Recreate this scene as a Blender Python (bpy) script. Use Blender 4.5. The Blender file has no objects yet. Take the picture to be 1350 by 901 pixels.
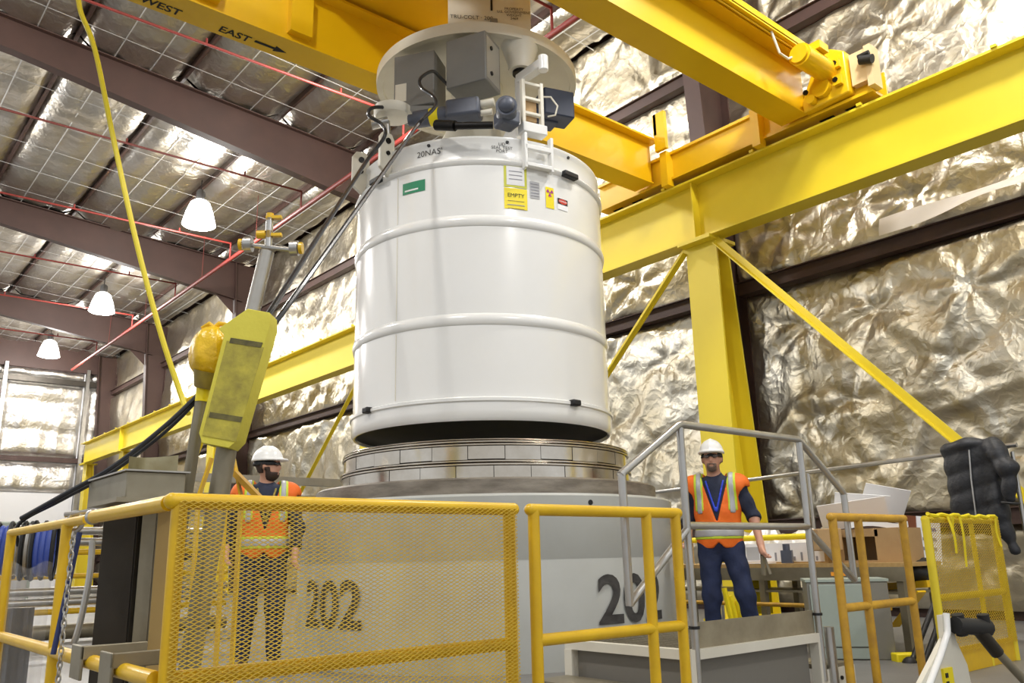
import bpy, bmesh, math, random
import numpy as np
from mathutils import Vector, Matrix
from math import sin, cos, pi, radians, atan2, sqrt

random.seed(7)
scene = bpy.context.scene
COL = scene.collection

# ------------------------------------------------------------------ camera
FPX = 1110.0                      # focal length in pixels of the 1350 x 901 frame
HEAD, PIT, ROLL, CZ = radians(49.7), radians(14.4), radians(1.3), 0.85
_fh = np.array([cos(HEAD), sin(HEAD), 0.0]); _r = np.array([sin(HEAD), -cos(HEAD), 0.0]); _z = np.array([0, 0, 1.0])
_f = _fh * cos(PIT) + _z * sin(PIT); _u = -_fh * sin(PIT) + _z * cos(PIT)
CR = _r * cos(ROLL) - _u * sin(ROLL); CU = _u * cos(ROLL) + _r * sin(ROLL)
cam = bpy.data.cameras.new('camera'); camo = bpy.data.objects.new('camera', cam); COL.objects.link(camo)
cam.sensor_fit = 'HORIZONTAL'; cam.sensor_width = 36.0; cam.lens = 36.0 * FPX / 1350.0; cam.clip_end = 300
camo.matrix_world = Matrix(((CR[0], CU[0], -_f[0], 0), (CR[1], CU[1], -_f[1], 0), (CR[2], CU[2], -_f[2], CZ), (0, 0, 0, 1)))
scene.camera = camo

def at(px, py, D):                # a point D metres ahead (measured on the level) along the line through a pixel
    d = _f + CR * (px - 675) / FPX + CU * (450.5 - py) / FPX
    h = d[0] * cos(HEAD) + d[1] * sin(HEAD)
    p = d * D / h
    return Vector((p[0], p[1], p[2] + CZ))

# ------------------------------------------------------------------ world, exposure
w = bpy.data.worlds.new('hall_light'); scene.world = w; w.use_nodes = True
w.node_tree.nodes['Background'].inputs[0].default_value = (0.96, 0.98, 1.0, 1)
w.node_tree.nodes['Background'].inputs[1].default_value = 0.80
scene.view_settings.view_transform = 'Standard'; scene.view_settings.look = 'None'
scene.view_settings.gamma = 1.0; scene.view_settings.use_curve_mapping = False
scene.view_settings.exposure = 0.0
LAMP_W = 950.0
LAMP_GLOW = 14.0

# ------------------------------------------------------------------ materials
def lin(c):
    return tuple((x / 255 / 12.92 if x / 255 <= 0.04045 else ((x / 255 + 0.055) / 1.055) ** 2.4) for x in c)
def M(name, rgb, rough=0.5, metal=0.0, rgb2=None, scale=4.0, contrast=0.5, bump=None, coat=0.0, rvar=0.0, stretch=None, emit=0.0, alpha=1.0, trans=0.0):
    m = bpy.data.materials.new(name); m.use_nodes = True
    nt = m.node_tree; b = nt.nodes['Principled BSDF']; L = nt.links.new
    b.inputs['Base Color'].default_value = (*lin(rgb), 1)
    b.inputs['Roughness'].default_value = rough; b.inputs['Metallic'].default_value = metal
    if coat: b.inputs['Coat Weight'].default_value = coat; b.inputs['Coat Roughness'].default_value = 0.12
    if emit:
        b.inputs['Emission Color'].default_value = (*lin(rgb), 1); b.inputs['Emission Strength'].default_value = emit
    if trans: b.inputs['Transmission Weight'].default_value = trans
    if alpha < 1: b.inputs['Alpha'].default_value = alpha
    if rgb2 or bump or rvar:
        tc = nt.nodes.new('ShaderNodeTexCoord'); src = tc.outputs['Object']
        if stretch:
            mp = nt.nodes.new('ShaderNodeMapping'); mp.inputs['Scale'].default_value = stretch; L(src, mp.inputs[0]); src = mp.outputs[0]
    if rgb2 or rvar:
        n = nt.nodes.new('ShaderNodeTexNoise'); n.inputs['Scale'].default_value = scale; n.inputs['Detail'].default_value = 6; n.inputs['Roughness'].default_value = 0.6
        L(src, n.inputs['Vector'])
        r = nt.nodes.new('ShaderNodeMapRange'); r.inputs[1].default_value = 0.5 - contrast / 2; r.inputs[2].default_value = 0.5 + contrast / 2
        L(n.outputs['Fac'], r.inputs[0])
        if rgb2:
            mx = nt.nodes.new('ShaderNodeMix'); mx.data_type = 'RGBA'
            mx.inputs[6].default_value = (*lin(rgb), 1); mx.inputs[7].default_value = (*lin(rgb2), 1)
            L(r.outputs[0], mx.inputs[0]); L(mx.outputs[2], b.inputs['Base Color'])
        if rvar:
            r2 = nt.nodes.new('ShaderNodeMapRange'); r2.inputs[3].default_value = max(0.02, rough - rvar); r2.inputs[4].default_value = min(1, rough + rvar)
            L(n.outputs['Fac'], r2.inputs[0]); L(r2.outputs[0], b.inputs['Roughness'])
    if bump:
        for i, (sc, st) in enumerate(bump if isinstance(bump, list) else [bump]):
            n2 = nt.nodes.new('ShaderNodeTexNoise'); n2.inputs['Scale'].default_value = sc; n2.inputs['Detail'].default_value = 5
            L(src, n2.inputs['Vector'])
            bp = nt.nodes.new('ShaderNodeBump'); bp.inputs['Strength'].default_value = st; bp.inputs['Distance'].default_value = 0.5 / sc
            L(n2.outputs['Fac'], bp.inputs['Height'])
            if i: L(prev.outputs[0], bp.inputs['Normal'])
            prev = bp
        L(prev.outputs[0], b.inputs['Normal'])
    return m

def foil(name, c1, c2, rough):
    """crinkled aluminium facing: metal with fine creases"""
    m = M(name, c1, rough, 1.0, c2, 1.3, 0.35, None, rvar=0.1)
    nt = m.node_tree; L = nt.links.new; b = nt.nodes['Principled BSDF']
    tc = nt.nodes.new('ShaderNodeTexCoord')
    wn = nt.nodes.new('ShaderNodeTexNoise'); wn.inputs['Scale'].default_value = 3.0; L(tc.outputs['Object'], wn.inputs['Vector'])
    ad = nt.nodes.new('ShaderNodeVectorMath'); ad.operation = 'MULTIPLY_ADD'; ad.inputs[1].default_value = (0.35, 0.35, 0.35)
    L(wn.outputs['Color'], ad.inputs[0]); L(tc.outputs['Object'], ad.inputs[2])
    v = nt.nodes.new('ShaderNodeTexVoronoi'); v.inputs['Scale'].default_value = 7.0; L(ad.outputs[0], v.inputs['Vector'])
    bp = nt.nodes.new('ShaderNodeBump'); bp.inputs['Strength'].default_value = 0.24; bp.inputs['Distance'].default_value = 0.05
    L(v.outputs['Distance'], bp.inputs['Height'])
    n = nt.nodes.new('ShaderNodeTexNoise'); n.inputs['Scale'].default_value = 16; n.inputs['Detail'].default_value = 4; L(ad.outputs[0], n.inputs['Vector'])
    b2 = nt.nodes.new('ShaderNodeBump'); b2.inputs['Strength'].default_value = 0.22; b2.inputs['Distance'].default_value = 0.03
    L(n.outputs['Fac'], b2.inputs['Height']); L(bp.outputs[0], b2.inputs['Normal']); L(b2.outputs[0], b.inputs['Normal'])
    return m

m_foil_wall = foil('foil_wall', (210, 205, 192), (198, 187, 160), 0.38)
m_foil_roof = foil('foil_roof', (206, 203, 198), (190, 182, 166), 0.40)
m_foil_end = foil('foil_end', (240, 238, 236), (228, 222, 212), 0.42)
m_floor = M('concrete_floor', (128, 126, 123), 0.45, 0, (106, 105, 103), 1.5, 0.6, (30, 0.1))
m_brown = M('brown_primer', (70, 48, 42), 0.6, 0, (58, 40, 35), 2.0, 0.6)
m_brown_d = M('dark_girt', (76, 53, 46), 0.6, 0, (58, 42, 37), 3.0, 0.6)
m_wire = M('galvanised_band', (205, 205, 205), 0.4, 0.4)
m_crane = M('crane_yellow', (236, 192, 10), 0.4, 0, (226, 180, 8), 1.2, 0.6, coat=0.3)
m_runway = M('runway_yellow', (234, 212, 48), 0.45, 0, (226, 202, 38), 1.0, 0.6, coat=0.1)
m_guard = M('guard_yellow', (232, 190, 12), 0.42, 0, (214, 168, 10), 6.0, 0.5, coat=0.12)
m_guard_old = M('worn_guard_yellow', (212, 164, 42), 0.5, 0, (176, 132, 44), 9.0, 0.4)
m_meshy = M('mesh_yellow', (212, 176, 22), 0.5, 0, (186, 150, 18), 8.0, 0.5)
m_white = M('white_gloss_paint', (240, 240, 238), 0.22, 0, (235, 234, 230), 1.0, 0.6, coat=0.5)
m_cream = M('cream_paint', (226, 222, 208), 0.42, 0, (214, 208, 192), 3.0, 0.5)
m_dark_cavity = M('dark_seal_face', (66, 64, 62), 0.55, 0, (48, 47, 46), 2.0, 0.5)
m_black = M('black_rubber', (24, 24, 26), 0.55)
m_ink = M('black_ink', (22, 22, 24), 0.6)
m_ink2 = M('faded_stencil', (48, 46, 46), 0.65, 0, (78, 76, 74), 14.0, 0.4)
m_cask = M('grey_cask_paint', (186, 188, 184), 0.42, 0, (174, 175, 170), 2.2, 0.6, (120, 0.05))
m_flange = M('worn_steel_flange', (158, 150, 138), 0.5, 0.55, (112, 104, 94), 3.5, 0.4, (40, 0.1), stretch=(1, 1, 4))
m_steel = M('polished_steel', (214, 208, 198), 0.18, 1.0, (178, 168, 152), 2.0, 0.5, rvar=0.08)
m_steel_d = M('dark_gap', (30, 28, 27), 0.4, 0.6)
m_stain = M('brushed_stainless', (190, 186, 178), 0.3, 1.0, (164, 158, 148), 3.0, 0.5)
m_pipe = M('galvanised_pipe', (198, 196, 192), 0.3, 0.9, (176, 174, 170), 5.0, 0.5)
m_galv = M('weathered_galvanised', (156, 149, 130), 0.45, 0.5, (128, 120, 100), 4.0, 0.5)
m_toe = M('mottled_galvanised_plate', (164, 154, 130), 0.5, 0.3, (138, 128, 106), 7.0, 0.4)
m_ctrl = M('control_box_grey', (128, 127, 123), 0.42, 0, (118, 117, 114), 3.0, 0.5)
m_bluegrey = M('motor_blue_grey', (92, 98, 112), 0.45, 0.1, (78, 82, 94), 5.0, 0.5)
m_navy = M('navy_box', (44, 52, 72), 0.5)
m_red = M('sprinkler_red', (128, 36, 27), 0.55, 0, (104, 30, 24), 3.0, 0.6)
m_redd = M('dark_red_pipe', (112, 50, 44), 0.5)
m_pad = M('foam_pad_yellow', (226, 216, 84), 0.7, 0, (212, 200, 72), 3.0, 0.5, (18, 0.15))
m_paddirt = M('soiled_foam', (204, 192, 76), 0.8, 0, (136, 126, 62), 9.0, 0.5, (18, 0.2))
m_tape = M('dark_tape', (70, 66, 46), 0.75, 0, (120, 112, 62), 16.0, 0.4)
m_bag = M('yellow_plastic_bag', (236, 196, 30), 0.28, 0, (224, 178, 22), 4.0, 0.5, (9, 0.5))
m_bagneck = M('dirty_bag_neck', (170, 150, 60), 0.5, 0, (120, 104, 50), 12.0, 0.5)
m_rope = M('yellow_hose', (226, 206, 40), 0.45)
m_hard = M('white_hard_hat', (240, 240, 238), 0.3, coat=0.3)
m_skin = M('skin', (206, 156, 132), 0.5, 0, (192, 140, 116), 10.0, 0.5)
m_hair = M('dark_hair', (70, 50, 40), 0.8, 0, (46, 34, 28), 60.0, 0.5, (140, 0.4))
m_grey_hair = M('greying_hair', (128, 108, 94), 0.8, 0, (96, 76, 64), 60.0, 0.5, (140, 0.4))
m_orange = M('hi_vis_orange', (248, 124, 32), 0.65, 0, (240, 106, 22), 8.0, 0.5, (22, 0.15))
m_lime = M('hi_vis_lime', (204, 224, 60), 0.6)
m_silver = M('reflective_silver', (180, 180, 182), 0.4, 0.1)
m_shirt = M('navy_cloth', (34, 42, 66), 0.8, 0, (26, 32, 52), 20.0, 0.5, (30, 0.2))
m_jean = M('dark_denim', (38, 50, 86), 0.85, 0, (28, 36, 62), 9.0, 0.5, (40, 0.2))
m_boot = M('brown_boot', (70, 52, 40), 0.6)
m_blue = M('blue_lanyard', (40, 70, 210), 0.5)
m_glass = M('dark_glasses', (26, 28, 36), 0.12, coat=0.5)
m_lens = M('clear_lens', (96, 84, 78), 0.1, coat=0.6)
m_glove = M('grey_glove', (120, 116, 108), 0.75, 0, (90, 88, 82), 20.0, 0.5)
m_jacket = M('charcoal_jacket', (40, 42, 48), 0.55, 0, (28, 30, 35), 7.0, 0.5, (14, 0.3))
m_paper = M('white_paper', (244, 244, 246), 0.6)
m_print = M('printed_grey', (150, 150, 158), 0.7)
m_card = M('cardboard', (188, 156, 112), 0.75, 0, (172, 140, 98), 4.0, 0.5)
m_ply = M('plywood', (196, 164, 108), 0.55, 0, (176, 142, 88), 3.0, 0.5, stretch=(1, 9, 9))
m_cab = M('pale_green_cabinet', (168, 180, 172), 0.4, 0, (158, 170, 162), 2.0, 0.5)
m_cab_s = M('cabinet_side_grey', (138, 136, 128), 0.45, 0, (122, 120, 112), 2.0, 0.5)
m_whitewall = M('white_wall_panel', (226, 226, 228), 0.5)
m_lamp = M('lamp_glow', (255, 252, 244), 0.5, emit=LAMP_GLOW)
m_lampcap = M('lamp_ballast', (120, 120, 122), 0.4, 0.6)
m_green = M('green_decal', (34, 132, 92), 0.45)
m_ydecal = M('yellow_decal', (244, 222, 20), 0.45)
m_yframe = M('lime_yellow_frame', (206, 206, 60), 0.45)
m_magenta = M('magenta_ink', (160, 40, 130), 0.5)
m_reddecal = M('red_decal', (206, 60, 40), 0.45)
m_bluehose = M('blue_hose', (62, 84, 168), 0.4, coat=0.3)
m_cable = M('black_cable', (26, 28, 34), 0.38, coat=0.3)
m_board = M('tan_board', (178, 150, 92), 0.6, 0, (160, 132, 80), 2.0, 0.5)
m_darksteel = M('dark_steel_channel', (66, 60, 52), 0.45, 0.5, (48, 44, 38), 3.0, 0.5)
m_clear = M('clear_plastic', (232, 232, 236), 0.12, alpha=0.22)
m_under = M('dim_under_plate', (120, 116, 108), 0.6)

# ------------------------------------------------------------------ mesh builder
def V3(p): return Vector((p[0], p[1], p[2]))
class MB:
    def __init__(s): s.v = []; s.f = []
    def raw(s, vs, fs):
        o = len(s.v); s.v += [tuple(x) for x in vs]; s.f += [tuple(o + i for i in q) for q in fs]; return s
    def box(s, c, d, rot=None):
        vs = []
        for x in (-.5, .5):
            for y in (-.5, .5):
                for z in (-.5, .5):
                    q = Vector((x * d[0], y * d[1], z * d[2]))
                    if rot is not None: q = rot @ q
                    vs.append(q + V3(c))
        return s.raw(vs, [(0, 1, 3, 2), (4, 6, 7, 5), (0, 4, 5, 1), (2, 3, 7, 6), (0, 2, 6, 4), (1, 5, 7, 3)])
    def bx(s, x0, x1, y0, y1, z0, z1): return s.box(((x0 + x1) / 2, (y0 + y1) / 2, (z0 + z1) / 2), (x1 - x0, y1 - y0, z1 - z0))
    def bar(s, a, b, w, h, up=(0, 0, 1)):
        a, b = V3(a), V3(b); d = b - a; L = d.length; d.normalize()
        u = V3(up); x = d.cross(u)
        if x.length < 1e-4: x = d.cross(Vector((1, 0, 0)))
        x.normalize(); y = x.cross(d)
        return s.box((a + b) / 2, (w, L, h), Matrix((x, d, y)).transposed())
    def cyl(s, a, b, r, r1=None, n=14, caps=True):
        a, b = V3(a), V3(b); r1 = r if r1 is None else r1
        d = (b - a).normalized(); x = d.orthogonal().normalized(); y = d.cross(x)
        vs = []
        for p, q in ((a, r), (b, r1)):
            for i in range(n):
                t = 2 * pi * i / n; vs.append(p + (x * cos(t) + y * sin(t)) * q)
        fs = [(i, (i + 1) % n, n + (i + 1) % n, n + i) for i in range(n)]
        if caps: fs += [tuple(range(n - 1, -1, -1)), tuple(range(n, 2 * n))]
        return s.raw(vs, fs)
    def tube(s, pts, r, n=10, caps=True, closed=False):
        P = [V3(p) for p in pts]; m = len(P); vs = []; x = None
        for i, p in enumerate(P):
            if closed: t = P[(i + 1) % m] - P[i - 1]
            else: t = (P[min(i + 1, m - 1)] - P[max(i - 1, 0)])
            t.normalize()
            if x is None: x = t.orthogonal().normalized()
            x = (x - t * x.dot(t)); x.normalize(); y = t.cross(x)
            rr = r[i] if isinstance(r, (list, tuple)) else r
            for k in range(n):
                a = 2 * pi * k / n; vs.append(p + (x * cos(a) + y * sin(a)) * rr)
        fs = []
        for i in range(m if closed else m - 1):
            j = (i + 1) % m
            fs += [(i * n + k, i * n + (k + 1) % n, j * n + (k + 1) % n, j * n + k) for k in range(n)]
        if caps and not closed: fs += [tuple(range(n - 1, -1, -1)), tuple(range((m - 1) * n, m * n))]
        return s.raw(vs, fs)
    def lathe(s, prof, c=(0, 0, 0), n=64, a0=0, a1=2 * pi, closed=False):
        full = abs(a1 - a0 - 2 * pi) < 1e-6; k = n if full else n + 1; m = len(prof); vs = []
        for i in range(k):
            a = a0 + (a1 - a0) * i / n
            for r, z in prof: vs.append((c[0] + r * cos(a), c[1] + r * sin(a), c[2] + z))
        fs = []
        for i in range(n):
            j = (i + 1) % k
            for q in range(m if closed else m - 1):
                e = (q + 1) % m
                fs.append((i * m + q, j * m + q, j * m + e, i * m + e))
        if not full and closed: fs += [tuple(range(m)), tuple(range((k - 1) * m, k * m))]
        return s.raw(vs, fs)
    def prism(s, poly, vec):
        n = len(poly); P = [V3(p) for p in poly]; v = V3(vec)
        return s.raw(P + [p + v for p in P], [tuple(range(n - 1, -1, -1)), tuple(range(n, 2 * n))] + [(i, (i + 1) % n, n + (i + 1) % n, n + i) for i in range(n)])
    def ball(s, c, r, n=14, m=9, sc=(1, 1, 1)):
        vs = []; fs = []
        for i in range(1, m):
            t = pi * i / m
            for k in range(n):
                a = 2 * pi * k / n; vs.append((c[0] + r * sc[0] * sin(t) * cos(a), c[1] + r * sc[1] * sin(t) * sin(a), c[2] + r * sc[2] * cos(t)))
        top = len(vs); vs += [(c[0], c[1], c[2] + r * sc[2]), (c[0], c[1], c[2] - r * sc[2])]
        for i in range(m - 2):
            fs += [(i * n + k, (i + 1) * n + k, (i + 1) * n + (k + 1) % n, i * n + (k + 1) % n) for k in range(n)]
        fs += [(top, k, (k + 1) % n) for k in range(n)] + [(top + 1, (m - 2) * n + (k + 1) % n, (m - 2) * n + k) for k in range(n)]
        return s.raw(vs, fs)
    def grid(s, fn, nu, nv):
        vs = [fn(i / nu, j / nv) for i in range(nu + 1) for j in range(nv + 1)]; k = nv + 1
        return s.raw(vs, [(i * k + j, (i + 1) * k + j, (i + 1) * k + j + 1, i * k + j + 1) for i in range(nu) for j in range(nv)])
    def build(s, name, mat, parent=None, org=None, bevel=0.0, sharp=38, recalc=True, kind=None, label=None):
        if parent is not None: o0 = ORG[parent]
        else: o0 = V3(org) if org is not None else Vector((0, 0, 0))
        me = bpy.data.meshes.new(name)
        me.from_pydata([(x[0] - o0[0], x[1] - o0[1], x[2] - o0[2]) for x in s.v], [], s.f)
        if recalc:
            bm = bmesh.new(); bm.from_mesh(me); bmesh.ops.recalc_face_normals(bm, faces=bm.faces); bm.to_mesh(me); bm.free()
        me.materials.append(mat); me.shade_smooth(); me.set_sharp_from_angle(angle=radians(sharp))
        o = bpy.data.objects.new(name, me); COL.objects.link(o)
        if parent is not None: o.parent = parent; ORG[o] = o0
        else: o.location = o0; ORG[o] = o0
        if bevel:
            b = o.modifiers.new('bevel', 'BEVEL'); b.width = bevel; b.segments = 2; b.limit_method = 'ANGLE'; b.angle_limit = radians(40)
        if kind: o['kind'] = kind
        if label: o['label'] = label
        return o
ORG = {}
def thing(name, loc, label, cat, group=None):
    o = bpy.data.objects.new(name, None); COL.objects.link(o); o.location = V3(loc); o.empty_display_size = 0.2
    o['label'] = label; o['category'] = cat
    if group: o['group'] = group
    ORG[o] = V3(loc); return o
def tag(o, label, cat, group=None):
    o['label'] = label; o['category'] = cat
    if group: o['group'] = group
    return o
def struct(o): o['kind'] = 'structure'; return o
def share(src, name, parent, off):
    c = src.copy(); c.name = name; COL.objects.link(c); c.parent = parent; c.location = V3(off); ORG[c] = ORG[parent]; return c
def arr_obj(name, V, Fq, mat, parent=None, org=(0, 0, 0), smooth=True, kind=None):
    o0 = np.array(ORG[parent] if parent is not None else org, float)
    me = bpy.data.meshes.new(name); me.from_pydata((V - o0).tolist(), [], Fq.tolist() if hasattr(Fq, 'tolist') else Fq)
    me.materials.append(mat)
    if smooth: me.shade_smooth()
    o = bpy.data.objects.new(name, me); COL.objects.link(o)
    if parent is not None: o.parent = parent
    else: o.location = tuple(o0)
    ORG[o] = Vector(tuple(o0))
    if kind: o['kind'] = kind
    return o
def text_mesh(txt, size, align='CENTER', extrude=0.0, space=1.0, line=1.0, bold=0.0):
    cu = bpy.data.curves.new('t', 'FONT'); cu.body = txt; cu.size = size; cu.align_x = align; cu.align_y = 'CENTER'; cu.extrude = extrude; cu.space_character = space; cu.space_line = line
    cu.resolution_u = 4; cu.offset = bold
    ob = bpy.data.objects.new('t', cu); COL.objects.link(ob)
    dg = bpy.context.evaluated_depsgraph_get(); me = ob.evaluated_get(dg).to_mesh()
    vs = [v.co.copy() for v in me.vertices]; fs = [tuple(p.vertices) for p in me.polygons]
    ob.evaluated_get(dg).to_mesh_clear(); bpy.data.objects.remove(ob); bpy.data.curves.remove(cu)
    return vs, fs
def flat_text(txt, size, o, right, up, off=0.003, **k):
    vs, fs = text_mesh(txt, size, **k); R, U = V3(right).normalized(), V3(up).normalized(); N = R.cross(U)
    b = MB(); b.raw([V3(o) + R * v.x + U * v.y + N * off for v in vs], fs); return b
def cyl_map(c, R, a0, z0, x, y, off=0.0):     # flat (x, y) wrapped onto an upright cylinder seen from outside
    a = a0 + x / R
    return (c[0] + (R + off) * cos(a), c[1] + (R + off) * sin(a), z0 + y)
def cyl_text(txt, size, c, R, a0, z0, off=0.004, xs=1.0, shear=0.0, **k):
    vs, fs = text_mesh(txt, size, **k); b = MB()
    # subdivide long spans by mapping only vertices: fonts are finely tessellated enough at this size
    b.raw([cyl_map(c, R, a0, z0, v.x * xs, v.y + shear * v.x, off) for v in vs], fs); return b
def cyl_patch(c, R, a0, z0, wd, ht, off=0.004, n=8, shear=0.0):
    b = MB(); b.grid(lambda u, v: cyl_map(c, R, a0, z0, (u - .5) * wd, (v - .5) * ht + shear * (u - .5) * wd, off), n, 2); return b

# noise on arrays
def _h(ix, iy, s):
    n = (ix.astype(np.int64) * 374761393 + iy.astype(np.int64) * 668265263 + s * 1442695041) & 0x7fffffff
    n = ((n ^ (n >> 13)) * 1274126177) & 0x7fffffff
    return ((n ^ (n >> 16)) & 0xffff) / 65535.0
def vn(x, y, s=0):
    ix, iy = np.floor(x), np.floor(y); fx, fy = x - ix, y - iy
    fx = fx * fx * fx * (fx * (fx * 6 - 15) + 10); fy = fy * fy * fy * (fy * (fy * 6 - 15) + 10)
    a = _h(ix, iy, s); b = _h(ix + 1, iy, s); c = _h(ix, iy + 1, s); d = _h(ix + 1, iy + 1, s)
    return a + (b - a) * fx + (c - a) * fy + (a - b - c + d) * fx * fy
def rid(x, y, s): return 1 - np.abs(2 * vn(x, y, s) - 1)
def quads(nu, nv):
    i, j = np.meshgrid(np.arange(nu), np.arange(nv), indexing='ij'); k = nv + 1; a = (i * k + j).ravel()
    return np.stack([a, a + k, a + k + 1, a + 1], 1)

# ================================================================== THE HALL
WX = 11.1
FR = [-1.3, 7.45, 17.1, 26.3, 35.5]        # building frames along the long wall
YE = 43.0
def zr(X): return 10.62 + (10.4 - X) * 0.07

b = MB(); b.bx(-40, WX + 0.3, -40, YE + .3, -0.2, 0.0)
struct(b.build('floor', m_floor))

# long insulated wall
b = MB(); b.bx(WX + .12, WX + .2, -1.3, YE, 0, 11.0)
wall = struct(b.build('wall_right', m_brown_d))
GZ = [1.2, 4.85, 8.9]
def blanket(y0, y1, z0, z1, seed, step):
    nu, nv = max(8, int((y1 - y0) / step)), max(6, int((z1 - z0) / step))
    yy, zz = np.meshgrid(np.linspace(y0, y1, nu + 1), np.linspace(z0, z1, nv + 1), indexing='ij')
    wu = yy + 0.5 * (vn(yy * .9, zz * .9, seed + 1) - .5) + 0.16 * (vn(yy * 3, zz * 3, seed + 2) - .5)
    wv = zz + 0.5 * (vn(yy * .9 + 7, zz * .9, seed + 3) - .5) + 0.16 * (vn(yy * 3, zz * 3 + 9, seed + 4) - .5)
    h = 0.22 * vn(wu * .5, wv * .6, seed + 5) + 0.09 * rid(wu * .9 + wv * .5, wv * .6, seed + 6) ** 3
    h += 0.036 * rid(wu * 2.2 - wv * 1.1, wv * 1.1 + wu * .5, seed + 7) ** 4 + 0.013 * rid(wu * 5.2 + wv * 2, wv * 2.8 - wu, seed + 8) ** 4
    if step < .08: h += 0.005 * rid(wu * 10 - wv * 4, wv * 6.5 + wu * 2, seed + 9) ** 3
    rs = np.random.RandomState(seed)                      # pins that draw the facing into star folds
    for gy in np.arange(y0 + .5, y1, 1.25):
        for gz in np.arange(z0 + .45, z1, 1.2):
            py, pz = gy + rs.uniform(-.35, .35), gz + rs.uniform(-.35, .35)
            dy, dz = yy - py, zz - pz; d = np.sqrt(dy * dy + dz * dz) + 1e-6; t = np.arctan2(dz, dy)
            k = rs.randint(5, 9); ph = rs.uniform(0, 6)
            fold = np.abs(np.sin(t * k / 2 + ph + 1.5 * d)) ** 1.5
            h += 0.115 * np.exp(-d / .55) * (d / (d + .08)) * (fold - .5) - 0.085 * np.exp(-(d / .16) ** 2) + .02 * np.exp(-(d / .5) ** 2)
    e = np.minimum(np.minimum(yy - y0, y1 - yy) / .14, np.minimum(zz - z0, z1 - zz) / .14).clip(0, 1)
    h = h * e ** .6
    X = WX + 0.04 - h * .82
    arr_obj('insulation_blanket', np.stack([X.ravel(), yy.ravel(), zz.ravel()], 1), quads(nu, nv)[:, ::-1], m_foil_wall, wall)
ys = FR + [YE]
for i in range(5):
    zs = [0.05] + GZ + [10.86]
    for j in range(4):
        blanket(ys[i] + .02, ys[i + 1] - .02, zs[j] + .06, zs[j + 1] - .06, 31 * i + 7 * j + 3, [.05, .055, .1, .16, .22][i])
    for j, z in enumerate(GZ):                            # zee girts
        g = MB(); x0 = WX - .2
        g.bx(x0, x0 + .02, ys[i] + .1, ys[i + 1] - .1, z - .1, z + .1); g.bx(x0 - .06, x0, ys[i] + .1, ys[i + 1] - .1, z + .085, z + .1); g.bx(x0 + .02, WX + .1, ys[i] + .1, ys[i + 1] - .1, z - .1, z - .085)
        g.build('girt', m_brown_d, wall)
# loose facing hanging over the girt beside the crane column
g = MB()
def flap(u, v):
    y = 4.9 - 3.6 * u; z = 5.19 - .03 * u - v * (.26 - .12 * min(1, 3 * u) + .02 * sin(u * 11)); return (WX - .36 - .05 * v - .03 * sin(u * 14 + v * 2), y, z)
g.grid(flap, 40, 6)
g.build('loose_facing', M('white_facing', (236, 228, 220), .5, .2), wall, label='white edge of the facing hanging loose')

def hbeam(mb, a, bb, wd, dp, tf, tw, up=(0, 0, 1)):       # I-section bar
    a, bb, u = V3(a), V3(bb), V3(up).normalized()
    mb.bar(a + u * (dp / 2 - tf / 2), bb + u * (dp / 2 - tf / 2), wd, tf, u); mb.bar(a - u * (dp / 2 - tf / 2), bb - u * (dp / 2 - tf / 2), wd, tf, u)
    mb.bar(a, bb, tw, dp - 2 * tf, u); return mb
# tapered steel columns of the building, brown
for y in FR[1:] + [YE - .4]:
    c = MB(); xi0, xi1 = 10.72, 10.18
    c.prism([(xi0, y - .15, 0), (xi0 + .03, y - .15, 0), (xi1 + .03, y - .15, 10.6), (xi1, y - .15, 10.6)], (0, .30, 0))
    c.bx(WX - .04, WX, y - .15, y + .15, 0, 10.6)
    c.prism([(xi0 + .03, y - .01, 0), (WX - .04, y - .01, 0), (WX - .04, y - .01, 10.6), (xi1 + .03, y - .01, 10.6)], (0, .02, 0))
    c.build('column', m_brown, wall)

# roof: rafters, purlins, foil blankets between them, bands and wires under it
b = MB(); b.prism([(WX + .2, -2, zr(WX) + .42), (-9, -2, zr(-9) + .42), (-9, -2, zr(-9) + .47), (WX + .2, -2, zr(WX) + .47)], (0, YE + 2.2, 0))
ceil = struct(b.build('ceiling', m_brown_d))
PX = [11.0, 9.62, 7.46, 5.21, 3.06, .9, -1.3, -3.4, -5.6, -7.7]
fy = [-2.0] + [7.45, 17.1, 26.3, 35.5, YE]
for i in range(5):
    for j in range(len(PX) - 1):
        xa, xb = PX[j + 1] + .03, PX[j] - .03; y0, y1 = fy[i] + .03, fy[i + 1] - .03; sd = 17 * i + 5 * j
        nu = 14; nv = int((y1 - y0) / (.14 if i < 3 else .25))
        xx, yy = np.meshgrid(np.linspace(xa, xb, nu + 1), np.linspace(y0, y1, nv + 1), indexing='ij')
        s = (xx - xa) / (xb - xa)
        sag = .07 * (np.abs(np.sin(pi * 3 * s))) ** .6 + .07 * np.sin(pi * s) + .05 * np.abs(np.sin(pi * (yy - fy[0]) / 1.52)) ** .7
        wr = .05 * (rid(xx * .7, yy * 3.2, sd) ** 2 - .5) + .03 * (rid(xx * 1.5, yy * 6, sd + 1) - .5) + .09 * (vn(xx * .8, yy * .8, sd + 2) - .5)
        ed = np.minimum(s, 1 - s).clip(0, .12) / .12
        Z = zr(xx) + .2 - (sag + wr) * ed + (1 - ed) * .06
        # end of the blanket turns down against the rafter
        arr_obj('insulation_blanket', np.stack([xx.ravel(), yy.ravel(), Z.ravel()], 1), quads(nu, nv)[:, ::-1], m_foil_roof, ceil)
for x in PX[1:]:
    p = MB(); p.bx(x - .03, x + .03, -2, YE, zr(x) + .12, zr(x) + .4); p.build('purlin', m_brown_d, ceil)
k0 = None
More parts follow.
